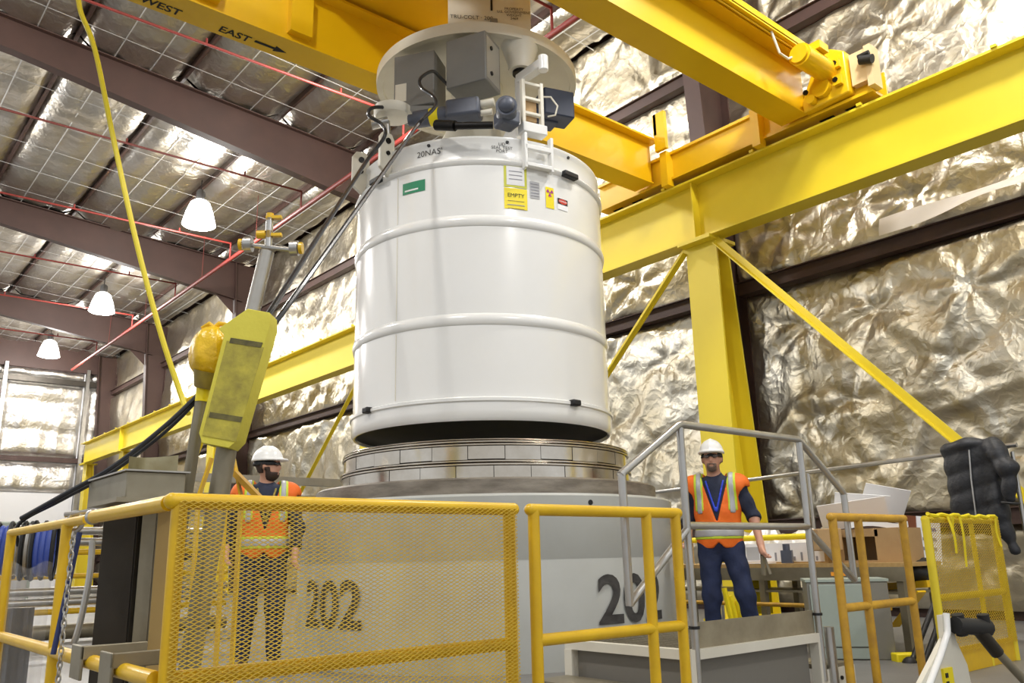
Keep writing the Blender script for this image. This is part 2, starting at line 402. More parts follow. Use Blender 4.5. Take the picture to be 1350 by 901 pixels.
for y in np.arange(-.48, YE, 1.52):                     # bands across, following the slope
    p = MB(); p.bar((WX - .1, y, zr(WX) + .03), (-8, y, zr(-8) + .03), .022, .006); p.build('support_band', m_wire, ceil)
for j in range(len(PX) - 1):
    for q in (1 / 3, 2 / 3):
        x = PX[j + 1] + (PX[j] - PX[j + 1]) * q
        p = MB(); p.bx(x - .011, x + .011, -2, YE, zr(x) + .012, zr(x) + .02); p.build('support_band', m_wire, ceil)
for y in FR[1:]:
    r = MB(); X0, X1 = 10.5, -9
    def dep(x): return .66 + max(0, (x - 2)) * .075
    xs = [X0, 8, 5, 2, -3, X1]
    for a, c in zip(xs[:-1], xs[1:]):
        r.prism([(a, y - .012, zr(a)), (c, y - .012, zr(c)), (c, y - .012, zr(c) - dep(c)), (a, y - .012, zr(a) - dep(a))], (0, .024, 0))
        r.bar((a, y, zr(a)), (c, y, zr(c)), .24, .03); r.bar((a, y, zr(a) - dep(a)), (c, y, zr(c) - dep(c)), .24, .03)
    r.build('rafter', m_brown, ceil)
    k = MB(); k.prism([(10.2, y - .012, zr(10.2) - dep(10.2)), (9.6, y - .012, zr(9.6) - dep(9.6)), (10.25, y - .012, zr(9.6) - dep(9.6) - .6)], (0, .024, 0)); k.build('knee_plate', m_brown, ceil)

# end wall: foil panels, girts, a door track and white lower panels
b = MB(); b.bx(-9, WX + .2, YE + .02, YE + .12, 0, 11.8); endw = struct(b.build('wall_back', m_whitewall))
def end_panel(x0, x1, z0, z1, seed):
    nu, nv = int((x1 - x0) / .12), int((z1 - z0) / .12)
    xx, zz = np.meshgrid(np.linspace(x0, x1, nu + 1), np.linspace(z0, z1, nv + 1), indexing='ij')
    h = .18 * np.abs(np.sin(pi * (zz - z0) / 1.25 + .6 * vn(xx, zz, seed))) ** .7 + .12 * rid(xx * 1.3, zz * 1.1, seed + 1) ** 2 + .05 * rid(xx * 3, zz * 2.4, seed + 2)
    e = np.minimum(np.minimum(xx - x0, x1 - xx), np.minimum(zz - z0, z1 - zz)).clip(0, .15) / .15
    Y = YE - h * e
    arr_obj('insulation_blanket', np.stack([xx.ravel(), Y.ravel(), zz.ravel()], 1), quads(nu, nv), m_foil_end, endw)
for x0, x1 in ((-3, 2.4), (2.5, 6.4), (6.5, 9.75), (10.0, 10.6)):
    end_panel(x0, x1, 5.75, 9.1, int(x0 * 10) + 90); end_panel(x0, x1, 4.15, 5.45, int(x0 * 10) + 140)
    end_panel(x0, x1, 9.35, 9.75, int(x0 * 10) + 170)
g = MB(); g.bx(-9, 11, YE - .3, YE - .1, 5.5, 5.72); g.build('girt', m_brown_d, endw)
g = MB(); g.bx(-9, 11, YE - .35, YE - .1, 9.1, 9.34); g.build('girt', m_darksteel, endw)
g = MB(); g.bx(-9, 11, YE - .3, YE - .02, 9.75, 11.3); g.build('fascia', m_brown, endw)
for x in (9.85, 6.45, 2.45):
    g = MB(); g.bx(x - .07, x + .07, YE - .38, YE - .1, 0, 9.9); g.build('track', m_pipe, endw)
for k in range(4):
    g = MB(); g.bx(-9 + k * 4.7, -9 + k * 4.7 + 4.66, YE - .12, YE - .02, 0, 4.1); g.build('wall_panel', m_whitewall, endw)

# ================================================================== LAMPS
def lamp(x, y, z, label):
    t = thing('high_bay_lamp', (x, y, z), label, 'lamp', 'high bay lamps under the roof')
    b = MB(); b.lathe([(.0, .42), (.18, .42), (.25, .36), (.34, .11), (.41, -.17), (.43, -.26), (.39, -.28), (0, -.26)], (x, y, z), 28); b.build('reflector', m_lamp, t)
    b = MB(); b.lathe([(0, .74), (.09, .74), (.12, .68), (.12, .46), (.06, .425), (0, .425)], (x, y, z), 16); b.build('ballast', m_lampcap, t)
    b = MB(); b.cyl((x, y, z + .7), (x, y, zr(x) + .1), .012, n=6); b.build('cord', m_black, t)
    ld = bpy.data.lights.new('lamp_light', 'POINT'); ld.energy = LAMP_W; ld.shadow_soft_size = .34; ld.color = (1, .97, .93)
    lo = bpy.data.objects.new('lamp_light', ld); COL.objects.link(lo); lo.parent = t; lo.location = (0, 0, -.62)
lamp(7.23, 21.35, 9.9, 'glowing bell shaped lamp nearest the hanging yellow hose, largest of the three in view')
lamp(7.42, 31.26, 9.9, 'glowing bell lamp in the middle of the receding row of three')
lamp(7.47, 39.5, 9.9, 'glowing bell lamp smallest and farthest, close to the end wall')
for i, (x, y) in enumerate(((7.3, 12.2), (7.3, 2.6), (-1.5, 2.6), (-1.5, 12.2), (-1.5, 21.5), (-1.5, 31.3), (2.9, -5.5))):
    lamp(x, y, 9.9, ['bell lamp hidden behind the crane girders above the lid', 'bell lamp above the big crane column, over the top edge of the picture', 'bell lamp straight above the photographer', 'bell lamp beyond the left edge, level with the white lid', 'bell lamp beyond the left edge, level with the largest visible lamp', 'bell lamp beyond the left edge, level with the middle visible lamp', 'bell lamp behind the photographer'][i])

# ================================================================== CRANE RUNWAY
RY0, RY1, RX = -4.0, 40.0, 9.4
ZB, ZT = 5.16, 6.06
t = thing('crane_runway_beam', (RX, 6.85, ZB), 'long pale yellow runway beam running along the foil wall', 'beam')
b = MB(); b.bx(RX - .19, RX + .19, RY0, RY1, ZT - .03, ZT); b.build('top_flange', m_runway, t)
b = MB(); b.bx(RX - .15, RX + .15, RY0, RY1, ZB, ZB + .03); b.build('bottom_flange', m_runway, t)
b = MB(); b.bx(RX - .012, RX + .012, RY0, RY1, ZB + .03, ZT - .03); b.build('web', m_runway, t)
b = MB(); b.bx(RX - .03, RX + .03, RY0, RY1, ZT, ZT + .06); b.build('rail', M('rail_steel', (50, 42, 38), .5, .5), t)
for y in (-2.3, 6.85, 16.05, 25.2, 34.4):
    for dy in (.0,):
        b = MB(); b.bx(RX - .15, RX - .012, y - .01, y + .01, ZB + .03, ZT - .03); b.build('stiffener', m_runway, t)
for y in np.arange(-3.4, 39, 1.53):
    b = MB(); b.bx(RX - .215, RX - .17, y - .03, y + .03, ZT, ZT + .035); b.build('rail_clip', m_runway, t)
CLAB = {6.85: 'big yellow crane column behind the worker in the orange vest', 16.05: 'yellow crane column hidden behind the white lid', 25.2: 'yellow crane column behind the boom and bearded worker', 34.4: 'far yellow crane column near the stainless hopper', 39.6: 'last yellow crane column at the far beam end', -2.3: 'yellow crane column beyond the right edge'}
for y, lb in CLAB.items():
    t = thing('crane_column', (RX, y, 0), lb, 'column', 'crane runway columns')
    b = MB(); b.bx(RX - .03, RX, y - .26, y + .26, .0, ZB); b.build('front_flange', m_runway, t)
    b = MB(); b.prism([(9.62, y - .26, ZB), (9.65, y - .26, ZB), (10.10, y - .26, 0), (10.07, y - .26, 0)], (0, .52, 0)); b.build('back_flange', m_runway, t)
    b = MB(); b.prism([(RX, y - .012, 0), (10.07, y - .012, 0), (9.62, y - .012, ZB), (RX, y - .012, ZB)], (0, .024, 0)); b.build('web', m_runway, t)
    b = MB(); b.bx(RX - .2, RX + .4, y - .28, y + .28, ZB - .05, ZB); b.build('cap_plate', m_runway, t)
    b = MB(); b.bx(RX - .15, 10.2, y - .35, y + .35, 0, .03); b.build('base_plate', m_runway, t)
def brace(y0, z0, y1, z1, lb):
    b = MB(); b.bar((RX - .02, y0, z0), (RX - .02, y1, z1), .012, .12, (0, -(z1 - z0), (y1 - y0))); b.bar((RX - .06, y0, z0 - .05), (RX - .06, y1, z1 - .05), .09, .012, (0, -(z1 - z0), (y1 - y0)))
    tag(b.build('diagonal_brace', m_runway, org=(RX, y1, z1)), lb, 'brace', 'crane column braces')
brace(6.6, 5.1, 2.27, .25, 'yellow diagonal brace falling right from the big column to behind the jacket')
brace(-2.0, 5.1, 2.27, .25, 'yellow diagonal brace rising at the right edge beyond the jacket')
brace(7.12, 5.1, 11.4, 1.2, 'yellow diagonal brace falling left from the big column behind the white lid')
brace(16.3, 4.9, 20.6, 1.2, 'thin yellow diagonal brace left of the white lid above the bearded worker')
brace(25.4, 4.9, 29.6, 1.0, 'distant yellow diagonal brace beside the boom foot')

# ================================================================== BRIDGE CRANE
t = thing('bridge_crane', (9.2, 6.4, 6.1), 'yellow double girder bridge crane with lettered underside spanning the hall', 'crane')
GB, GT = 6.23, 6.86
def girder(ya, yb, label):
    g = MB()
    x0, x1 = -9.0, 9.15
    g.prism([(x0, ya, GB), (x1 - .02, ya, GB), (x1 - .02, ya, GT), (x0, ya, GT)], (0, .012, 0))
    o = g.build('girder_web', m_crane, t, label=label)
    g = MB(); g.prism([(x0, yb - .012, GB), (x1 - .02, yb - .012, GB), (x1 - .02, yb - .012, GT), (x0, yb - .012, GT)], (0, .012, 0)); g.build('girder_web', m_crane, t)
    g = MB(); g.bx(x0, x1, ya - .03, yb + .03, GB - .02, GB); lo = g.build('bottom_flange', m_crane, t)
    g = MB(); g.bx(x0, x1 + .05, ya - .14, yb + .14, GT, GT + .03); g.build('top_flange', m_crane, t)
    g = MB(); g.bx(x1 - .02, x1, ya, yb, GB, GT); g.build('end_plate', m_crane, t)
    return lo
g1 = girder(7.47, 7.78, 'far girder lettered underneath')
g2 = girder(4.92, 5.24, 'near girder')
b = MB(); b.bx(-9, 9.0, 4.62, 4.78, GT - .02, GT + .02); b.bx(-9, 9.0, 4.62, 4.64, GT, GT + .1); b.build('cable_tray', m_crane, t)
for k, y in enumerate((4.68, 4.72)):
    b = MB(); b.cyl((-9, y, GT - .035), (8.7, y, GT - .035), .012, n=6); b.build('conduit', m_crane, t)
def girder_text(s, x, sz):
    b = flat_text(s, sz, (x, 7.70, GB - .02), (1, 0, 0), (0, -1, 0), .003, bold=.003); b.build('lettering', m_ink, g1)
girder_text('WEST', 2.08, .15); girder_text('EAST', 2.83, .15)
b = MB(); z = GB - .0235
b.raw([(3.04, 7.66, z), (3.26, 7.66, z), (3.26, 7.625, z), (3.40, 7.68, z), (3.26, 7.735, z), (3.26, 7.70, z), (3.04, 7.70, z)], [(0, 1, 2, 3, 4, 5, 6)]); b.build('arrow', m_ink, g1)
# end truck running on the rail, with drive
b = MB(); b.bx(9.17, 9.63, 4.05, 8.6, 6.16, 6.20); b.build('end_truck_flange', m_crane, t)
b = MB(); b.bx(9.22, 9.25, 4.05, 8.6, 6.19, 6.56); b.bx(9.55, 9.58, 4.05, 8.6, 6.19, 6.56); b.build('end_truck_web', m_crane, t)
b = MB(); b.bx(9.17, 9.63, 5.2, 8.6, 6.56, 6.60); b.build('end_truck_flange', m_crane, t)
for y in (5.62, 7.18):
    b = MB(); b.bx(9.08, 9.22, y - .06, y + .06, 6.06, 6.6); b.build('truck_stiffener', m_crane, t)
b = MB(); b.bx(9.0, 9.06, 7.05, 7.25, 6.6, 7.2); b.bx(9.0, 9.2, 7.2, 7.26, 6.86, 7.2); b.build('stop_post', m_crane, t)
for y in (4.4, 4.75, 7.95, 8.35):
    b = MB(); b.cyl((9.33, y, 6.27), (9.47, y, 6.27), .15, n=20); b.build('wheel', m_steel_d, t)
# drive: gearbox and motor
gb = MB(); gb.prism([(9.06, 4.28, 6.22), (9.06, 4.28, 6.78), (9.06, 4.46, 6.9), (9.06, 4.66, 6.84), (9.06, 4.9, 6.35), (9.06, 4.9, 6.2)], (.16, 0, 0)); gbo = gb.build('gearbox', m_crane, t, bevel=.02)
b = MB(); b.cyl((8.98, 4.6, 6.4), (9.06, 4.6, 6.4), .12, n=18); b.cyl((8.97, 4.74, 6.3), (9.06, 4.74, 6.3), .06, n=14); b.build('bearing_cap', m_crane, gbo)
b = MB(); b.box((9.02, 4.38, 6.62), (.06, .1, .1)); b.build('bracket', m_crane, gbo); b = MB(); b.box((9.02, 4.38, 6.4), (.06, .1, .12)); b.build('bracket', m_crane, gbo)
for y, z in ((4.39, 6.63), (4.4, 6.41), (4.8, 6.42)):
    b = MB(); b.cyl((8.98, y, z), (9.0, y, z), .035, n=8); b.build('bolt', m_steel_d, gbo)
mo = MB(); mo.cyl((9.06, 4.52, 6.60), (8.44, 4.52, 6.60), .14, n=24); mo.cyl((8.44, 4.52, 6.60), (8.40, 4.52, 6.60), .115, n=24); mo.box((8.72, 4.42, 6.74), (.2, .14, .1)); mo.build('drive_motor', m_crane, t)
b = MB(); b.tube([(8.46, 4.6, 6.62), (8.34, 4.62, 6.55), (8.2, 4.64, 6.58), (8.1, 4.66, 6.84)], .016, 8); b.build('motor_lead', m_cream, t)
b = MB(); b.bx(9.1, 9.3, 3.98, 4.06, 6.2, 6.74); b.bx(9.12, 9.42, 4.06, 4.26, 6.3, 6.72); b.build('bumper_plate', M('pale_plate', (222, 196, 150), .5), t)
b = MB(); b.cyl((9.06, 4.1, 6.55), (9.06, 3.95, 6.5), .055, n=14); b.cyl((9.06, 4.12, 6.6), (9.06, 3.98, 6.6), .03, n=10); b.build('rubber_buffer', m_black, t)
# trolley and hook gear above the fixture
b = MB(); b.bx(3.5, 5.35, 4.7, 7.95, 6.95, 7.05); b.build('trolley_deck', m_crane, t)
for x in (3.65, 5.2):
    b = MB(); hbeam(b, (x, 5.0, 7.2), (x, 7.9, 7.2), .2, .3, .03, .02); b.build('trolley_beam', m_crane, t)
b = MB(); b.cyl((3.75, 6.3, 7.5), (5.1, 6.3, 7.5), .28, n=24); b.build('hoist_drum', m_crane, t)
for x in (5.0, 5.1, 5.2, 5.3):
    b = MB(); b.cyl((x, 6.6, 6.95), (x, 6.6, 6.75), .012, n=6); b.build('wire_rope', m_steel_d, t)
b = MB(); b.bx(4.9, 5.4, 6.45, 6.75, 6.55, 6.78); b.build('hook_block', m_crane, t, bevel=.03)
for k, x in enumerate((2.3, 3.3)):
    b = MB(); b.bx(x, x + .25, 7.38, 7.47, 6.3, 6.8); b.build('gusset', m_crane, t)

# ================================================================== WHITE LID
LC = (5.25, 6.69); LR = 1.295
lid = thing('cask_lid', (LC[0], LC[1], 2.01), 'big white glossy cylindrical cask lid hanging from the crane', 'lid')
prof = [(1.262, 2.03), (1.27, 2.008), (1.285, 2.005), (1.305, 2.03), (1.31, 2.10), (1.31, 2.165), (1.325, 2.175), (1.325, 2.20), (LR, 2.215)]
for z in (2.915, 3.855): prof += [(LR, z - .055), (LR + .012, z - .045), (LR + .022, z), (LR + .012, z + .045), (LR, z + .055)]
prof += [(LR, 4.41), (LR + .02, 4.425), (LR + .028, 4.45), (LR + .012, 4.475), (1.285, 4.49), (1.275, 4.66), (1.29, 4.68), (1.29, 4.71), (1.25, 4.73), (.9, 4.78), (0, 4.8)]
b = MB(); b.lathe(prof, (LC[0], LC[1], 0), 128); b.build('shell', m_white, lid, sharp=50)
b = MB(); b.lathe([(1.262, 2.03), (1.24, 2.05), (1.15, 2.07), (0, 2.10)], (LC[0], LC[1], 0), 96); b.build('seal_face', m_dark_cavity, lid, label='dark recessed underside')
def la(x, y): return atan2(y - LC[1], x - LC[0])
def lc_patch(name, x, y, z, wd, ht, mat, par=lid, off=.004, sh=0.0): return cyl_patch(LC, LR, la(x, y), z, wd, ht, off, shear=sh).build(name, mat, par, recalc=False)
gd = lc_patch('green_decal', 4.058, 6.172, 4.26, .25, .115, m_green); lc_patch('print_line', 4.04, 6.19, 4.235, .15, .016, m_white, gd, .006)
pf = lc_patch('placard_frame', 4.746, 5.492, 4.315, .225, .235, m_yframe); lc_patch('placard_sheet', 4.746, 5.492, 4.315, .175, .19, m_paper, pf, .006)
for k in range(3): lc_patch('print_line', 4.746, 5.492, 4.36 - k * .04, .13, .008, m_print, pf, .008)
yp = lc_patch('yellow_placard', 4.746, 5.492, 4.085, .225, .21, m_ydecal)
lc_patch('print_line', 4.746, 5.492, 4.02, .17, .008, m_print, yp, .007)
cyl_text('EMPTY', .055, LC, LR, la(4.746, 5.492), 4.115, .008).build('lettering', m_ink, yp, recalc=False)
for k in range(2): lc_patch('print_line', 4.746, 5.492, 4.06 - k * .075, .16, .006, m_bagneck, yp, .007)
wp = lc_patch('paper_tag', 4.93, 5.43, 4.20, .10, .17, m_silver)
for k in range(5): lc_patch('print_line', 4.93, 5.43, 4.26 - k * .03, .085, .007, m_print, wp, .007)
rt = lc_patch('radiation_label', 5.093, 5.40, 4.155, .095, .215, m_ydecal)
a0 = la(5.093, 5.4)
tr = MB()
for q in range(3):
    c0 = pi / 2 + q * 2 * pi / 3 + pi / 3 * 0 + pi
    pts = [(.012 * cos(c0 - .52), .012 * sin(c0 - .52))] + [(.04 * cos(c0 + e), .04 * sin(c0 + e)) for e in (-.52, -.26, 0, .26, .52)] + [(.012 * cos(c0 + .52), .012 * sin(c0 + .52))]
    tr.raw([cyl_map(LC, LR, a0, 4.205, px, py, .007) for px, py in pts], [tuple(range(7))])
tr.raw([cyl_map(LC, LR, a0, 4.205, .009 * cos(e), .009 * sin(e), .007) for e in np.linspace(0, 2 * pi, 9)[:-1]], [tuple(range(8))])
tr.build('trefoil', m_magenta, rt, recalc=False)
ds = lc_patch('warning_label', 5.25, 5.39, 4.125, .135, .12, m_paper)
lc_patch('red_band', 5.25, 5.39, 4.15, .13, .06, m_ink, ds, .006)
ov = MB(); ov.raw([cyl_map(LC, LR, la(5.25, 5.39), 4.15, .055 * cos(e), .026 * sin(e), .008) for e in np.linspace(0, 2 * pi, 17)[:-1]], [tuple(range(16))]); ov.build('red_oval', m_reddecal, ds, recalc=False)
cyl_text('DANGER', .024, LC, LR, la(5.25, 5.39), 4.15, .01).build('lettering', m_paper, ds, recalc=False)
cyl_text("20NAS'", .085, LC, 1.28, la(4.131, 6.029), 4.585, .006, xs=1.0, shear=.02).build('marker_writing', m_ink2, lid, recalc=False)
cyl_text('LID\nSEAL TEST\nPORT', .045, LC, 1.28, la(4.636, 5.544), 4.60, .006, line=.8).build('marker_writing', m_ink2, lid, recalc=False)
def radial(a, r, z): return Vector((LC[0] + r * cos(a), LC[1] + r * sin(a), z))
def rot_a(a): return Matrix.Rotation(a, 3, 'Z')
for (x, y, z, L) in ((5.331, 5.393, 4.44, .19), (3.952, 6.619, 4.45, .17), (5.275, 5.39, 2.19, .10), (3.95, 6.7, 2.19, .09)):
    a = la(x, y); b = MB(); b.box(radial(a, LR + .035, z), (.07, L, .055), rot_a(a)); b.build('rubber_bumper', m_black, lid, bevel=.012)
for a in (la(4.1, 6.05), la(4.66, 5.53), la(5.35, 5.4)):
    b = MB(); b.cyl(radial(a + .02, 1.27, 4.665), radial(a + .02, 1.288, 4.665), .016, n=10); b.build('vent_plug', m_black, lid)
for z in (3.36,):
    b = MB(); a = la(4.0, 6.35)
    for zz0, zz1 in ((2.23, 2.85), (2.98, 3.79), (3.92, 4.40)): b.bar(radial(a, LR + .001, zz0), radial(a, LR + .001, zz1), .006, .008)
    b.build('weld_seam', m_cream, lid)
# lifting lugs on the left of the top rim
for a in (radians(168), radians(190)):
    b = MB()
    c = radial(a, 1.33, 4.62)
    R3 = rot_a(a)
    b.prism([c + R3 @ Vector(q) for q in ((.0, -.02, -.18), (.10, -.02, -.10), (.10, -.02, .22), (.06, -.02, .28), (-.04, -.02, .28), (-.08, -.02, .22), (-.08, -.02, .1), (-.03, -.02, -.18))], R3 @ Vector((0, .04, 0)))
    lo = b.build('lifting_lug', m_cream, lid, bevel=.006)
    for dz_, rr_ in ((.19, .03), (.06, .022)):
        b = MB(); b.cyl(c + R3 @ Vector((.01, -.035, dz_)), c + R3 @ Vector((.01, .035, dz_)), rr_, n=12); b.build('pin', m_steel_d, lo)
# latch bracket on the rim
aL = la(4.95, 5.43); R3 = rot_a(aL)
def lp(x, y, z): return radial(aL, LR, 0) + R3 @ Vector((x, y, 0)) + Vector((0, 0, z))
b = MB(); b.box(lp(.06, 0, 4.60), (.05, .30, .05), R3); b.box(lp(.06, 0, 4.42), (.05, .30, .04), R3)
for s in (-1, 1): b.box(lp(.05, s * .14, 4.56), (.07, .03, .36), R3)
b.box(lp(.0, -.02, 4.82), (.12, .26, .10), R3); b.build('latch_bracket', m_white, lid, bevel=.006)
b = MB()
for s in (-1, 1): b.box(lp(.02, s * .10 - .03, 5.08), (.05, .035, .5), R3)
for z in (4.98, 5.14, 5.3): b.box(lp(.02, -.03, z), (.04, .22, .03), R3)
b.build('latch_ladder', m_cream, lid, bevel=.005)
b = MB(); b.box(lp(-.03, -.03, 5.05), (.06, .12, .26), R3); b.build('latch_block', m_card, lid, bevel=.005)

# ================================================================== LIFTING FIXTURE
DC = (5.26, 6.72); DZ = 6.0
fx = thing('lifting_fixture', (DC[0], DC[1], 4.8), 'round cream lifting fixture disc with grey boxes and motors above the lid', 'lifting fixture')
b = MB(); b.lathe([(0, DZ), (1.05, DZ), (1.055, DZ - .03), (1.12, DZ - .035), (1.125, DZ + .02), (1.12, DZ + .09), (1.07, DZ + .10), (0, DZ + .14)], (DC[0], DC[1], 0), 96); b.build('disc', m_cream, fx)
b = MB(); b.lathe([(.30, DZ - .002), (.26, DZ - .25), (.34, DZ - .55), (.52, DZ - .9), (.60, 4.86), (.60, 4.79), (0, 4.785)], (DC[0], DC[1], 0), 40); b.build('pedestal', m_cream, fx)
def fyaw(dx): return Matrix.Rotation(dx, 3, 'Z')
vr = Vector(CR.tolist()).normalized(); vdir = Vector((cos(HEAD), sin(HEAD), 0)); vrt = Vector((sin(HEAD), -cos(HEAD), 0))
yawc = atan2(vrt.y, vrt.x)                                # picture-right on the level
def cbox(name, px, py, D, wd, dp, ht, yaw, mat, par, bev=.012, **k):
    c = at(px, py, D); R = Matrix.Rotation(yawc + radians(yaw), 3, 'Z'); b = MB(); b.box(c, (wd, dp, ht), R); return b.build(name, mat, par, bevel=bev, **k), c, R
o, c, R = cbox('control_box', 554, 116, 7.75, .44, .34, .60, -16, m_ctrl, fx)
o2, c2, R2 = cbox('control_box', 624, 90, 7.5, .44, .34, .54, -24, m_ctrl, fx)
b = MB(); b.box(c2 + R2 @ Vector((.215, 0, 0)), (.012, .28, .46), R2); b.build('cover_plate', M('box_cover', (168, 166, 160), .4, .3), o2)
for z in (-.15, .13):
    b = MB(); b.cyl(c2 + R2 @ Vector((.215, -.05, z)), c2 + R2 @ Vector((.235, -.05, z)), .022, n=10); b.build('knob', m_black, o2)
b = MB(); b.box(c + R @ Vector((-.14, -.172, -.13)), (.12, .006, .2), R); b.build('panel', m_cream, o)
# actuator motors
o3, c3, R3m = cbox('actuator', 612, 146, 7.35, .34, .2, .19, -12, m_bluegrey, fx, .03)
b = MB(); b.cyl(c3 + R3m @ Vector((-.14, 0, -.02)), c3 + R3m @ Vector((-.50, 0, -.03)), .085, n=18); b.cyl(c3 + R3m @ Vector((-.5, 0, -.03)), c3 + R3m @ Vector((-.56, 0, -.03)), .06, n=14); b.build('actuator_motor', m_bluegrey, o3)
b = MB(); b.cyl(c3 + R3m @ Vector((-.25, 0, -.025)), c3 + R3m @ Vector((-.34, 0, -.025)), .088, n=18); b.build('yellow_band', m_ydecal, o3)
b = MB(); b.cyl(c3 + R3m @ Vector((.15, 0, .04)), c3 + R3m @ Vector((.30, 0, .05)), .04, n=12); b.cyl(c3 + R3m @ Vector((.15, 0, -.05)), c3 + R3m @ Vector((.28, 0, -.05)), .03, n=12); b.build('actuator_shaft', m_cream, o3)
o4, c4, R4 = cbox('drive_foot', 668, 158, 7.25, .2, .2, .16, 30, m_bluegrey, fx, .03)
b = MB(); b.cyl(c4 + Vector((-.0, 0, .04)), c4 + Vector((.0, 0, .04)) - vdir * .2, .1, n=20); b.ball(c4 + Vector((0, 0, .04)) - vdir * .2, .08, 14, 8); b.build('drive_motor', m_bluegrey, o4)
o5, c5, R5 = cbox('junction_box', 731, 143, 7.9, .34, .26, .30, 22, m_navy, fx, .015)
o6, c6, R6 = cbox('junction_box', 715, 158, 7.95, .28, .2, .14, 22, m_navy, fx, .015)
b = MB(); q0 = at(716, 122, 7.5); b.tube([at(712, 128, 7.55), at(726, 128, 7.5), at(735, 140, 7.5), at(732, 152, 7.5), at(722, 154, 7.5)], .009, 8); b.build('sensor_lead', m_cream, fx)
b = MB(); b.cyl(at(600, 166, 7.0), at(650, 165, 7.0), .035, n=10); b.cyl(at(575, 165, 7.1), at(600, 166, 7.0), .05, n=10); b.build('lower_linkage', m_steel_d, fx)
# left pivot pad, right pivot boss and swing arm
b = MB(); p = at(518, 148, 7.55); b.lathe([(0, 0), (.17, 0), (.19, .03), (.19, .09), (.12, .12), (0, .12)], (p.x, p.y, p.z - .06), 28); b.build('pivot_pad', m_cream, fx)
b = MB(); b.bar(p + Vector((0, 0, .0)), at(575, 148, 7.6), .16, .05); b.build('pad_arm', m_ctrl, fx)
b = MB(); b.cyl(at(490, 165, 7.5), at(512, 160, 7.5), .05, n=12); b.cyl(at(510, 160, 7.5), at(512, 185, 7.5), .03, n=10); b.build('rod_end', m_pipe, fx)
pb = at(686, 80, 7.72); pb.z = 5.70
b = MB(); b.lathe([(.0, .30), (.20, .30), (.16, .18), (.13, .08), (.13, .0), (0, 0)], pb, 24); b.build('pivot_boss', m_cream, fx)
b = MB(); b.cyl(pb + Vector((0, 0, -.03)), pb + Vector((0, 0, .01)), .085, n=16); b.build('boss_bore', m_steel_d, fx)
arm_e = at(716, 84, 7.25)
b = MB(); b.bar(pb + Vector((-.02, 0, -.10)), arm_e, .10, .09); b.cyl(arm_e + Vector((0, 0, -.08)), arm_e + Vector((0, 0, .08)), .05, n=14); b.build('swing_arm', m_white, fx, bevel=.008)
b = MB(); b.cyl(pb + Vector((-.02, 0, -.1)), Vector((pb.x - .02, pb.y, 4.95)), .05, n=14); b.build('arm_post', m_white, fx)
b = MB(); b.prism([Vector((pb.x - .05, pb.y + .02, 4.80)), Vector((pb.x - .22, pb.y + .16, 4.80)), Vector((pb.x - .2, pb.y + .14, 4.86)), Vector((pb.x - .05, pb.y + .02, 5.25))], (.03, .03, 0)); b.build('gusset', m_white, fx)
# identification plate standing on the disc
pc = at(645, 6, 7.65); pc.z = 0
R = Matrix.Rotation(yawc + radians(7), 3, 'Z'); pr, pn = R @ Vector((1, 0, 0)), R @ Vector((0, -1, 0))
W2, Z0, Z1 = .43, DZ + .07, DZ + .66
b = MB(); b.box(pc + Vector((0, 0, (Z0 + Z1) / 2)), (2 * W2, .05, Z1 - Z0), R); idp = b.build('identification_plate', m_cream, fx, bevel=.004)
def onp(u, z, e=.03): return pc + pr * u + pn * e + Vector((0, 0, z))
for u in (-.26, .27):
    b = MB(); b.cyl(onp(u, Z0 + .05, .0), onp(u, Z0 + .05, .034), .045, n=14); b.build('access_hole', m_steel_d, idp)
b = MB(); b.box(onp(.04, Z0 + .10, .05), (.08, .05, .16), R); b.build('clamp', m_ctrl, idp, bevel=.01)
flat_text('TRU-COLT · 200', .062, onp(-.19, Z0 + .20), pr, (0, 0, 1), .002).build('lettering', m_ink2, idp, recalc=False)
flat_text('1', .22, onp(.02, Z0 + .36), pr, (0, 0, 1), .002).build('lettering', m_ink, idp, recalc=False)
flat_text('PROPERTY\nU.S. GOVERNMENT\nWEIGHT\n2469', .042, onp(.255, Z0 + .27), pr, (0, 0, 1), .002, line=.9).build('lettering', m_ink2, idp, recalc=False)
b = MB(); b.cyl((DC[0], DC[1], DZ + .12), (DC[0], DC[1], 6.6), .09, n=16); b.build('lift_stem', m_steel_d, fx)

# ================================================================== GREY CASK
CC = (5.28, 6.67); CRd = 1.80
ck = thing('storage_cask', (CC[0], CC[1], 0), 'huge grey cylindrical cask numbered 202 standing under the white lid', 'cask')
b = MB(); b.lathe([(CRd, 0), (CRd, .815), (CRd - .004, .825), (CRd - .004, .835), (CRd, .845), (CRd, 1.325), (CRd - .02, 1.345), (1.5, 1.345), (0, 1.345)], (CC[0], CC[1], 0), 128); b.build('body', m_cask, ck)
b = MB(); b.lathe([(1.66, 1.345), (1.66, 1.47), (1.64, 1.485), (1.38, 1.485)], (CC[0], CC[1], 0), 128); b.build('flange', m_flange, ck)
def ringp(r0, r1, z0, z1): return [(r0, z0), (r1, z0), (r1, z1), (r0, z1)]
b = MB(); b.lathe([(1.405, 1.485), (1.405, 1.60), (1.39, 1.61), (1.385, 1.66), (1.385, 1.79), (1.3, 1.80), (0, 1.80)], (CC[0], CC[1], 0), 128); b.build('collar_core', m_steel_d, ck)
for (r, z0, z1) in ((1.44, 1.605, 1.622), (1.435, 1.632, 1.648), (1.42, 1.775, 1.79), (1.415, 1.80, 1.815), (1.41, 1.822, 1.832)):
    b = MB(); b.lathe([(1.36, z0), (r - .004, z0), (r, z0 + .004), (r, z1 - .004), (r - .004, z1), (1.36, z1)], (CC[0], CC[1], 0), 128, closed=True); b.build('seal_ring', m_steel, ck)
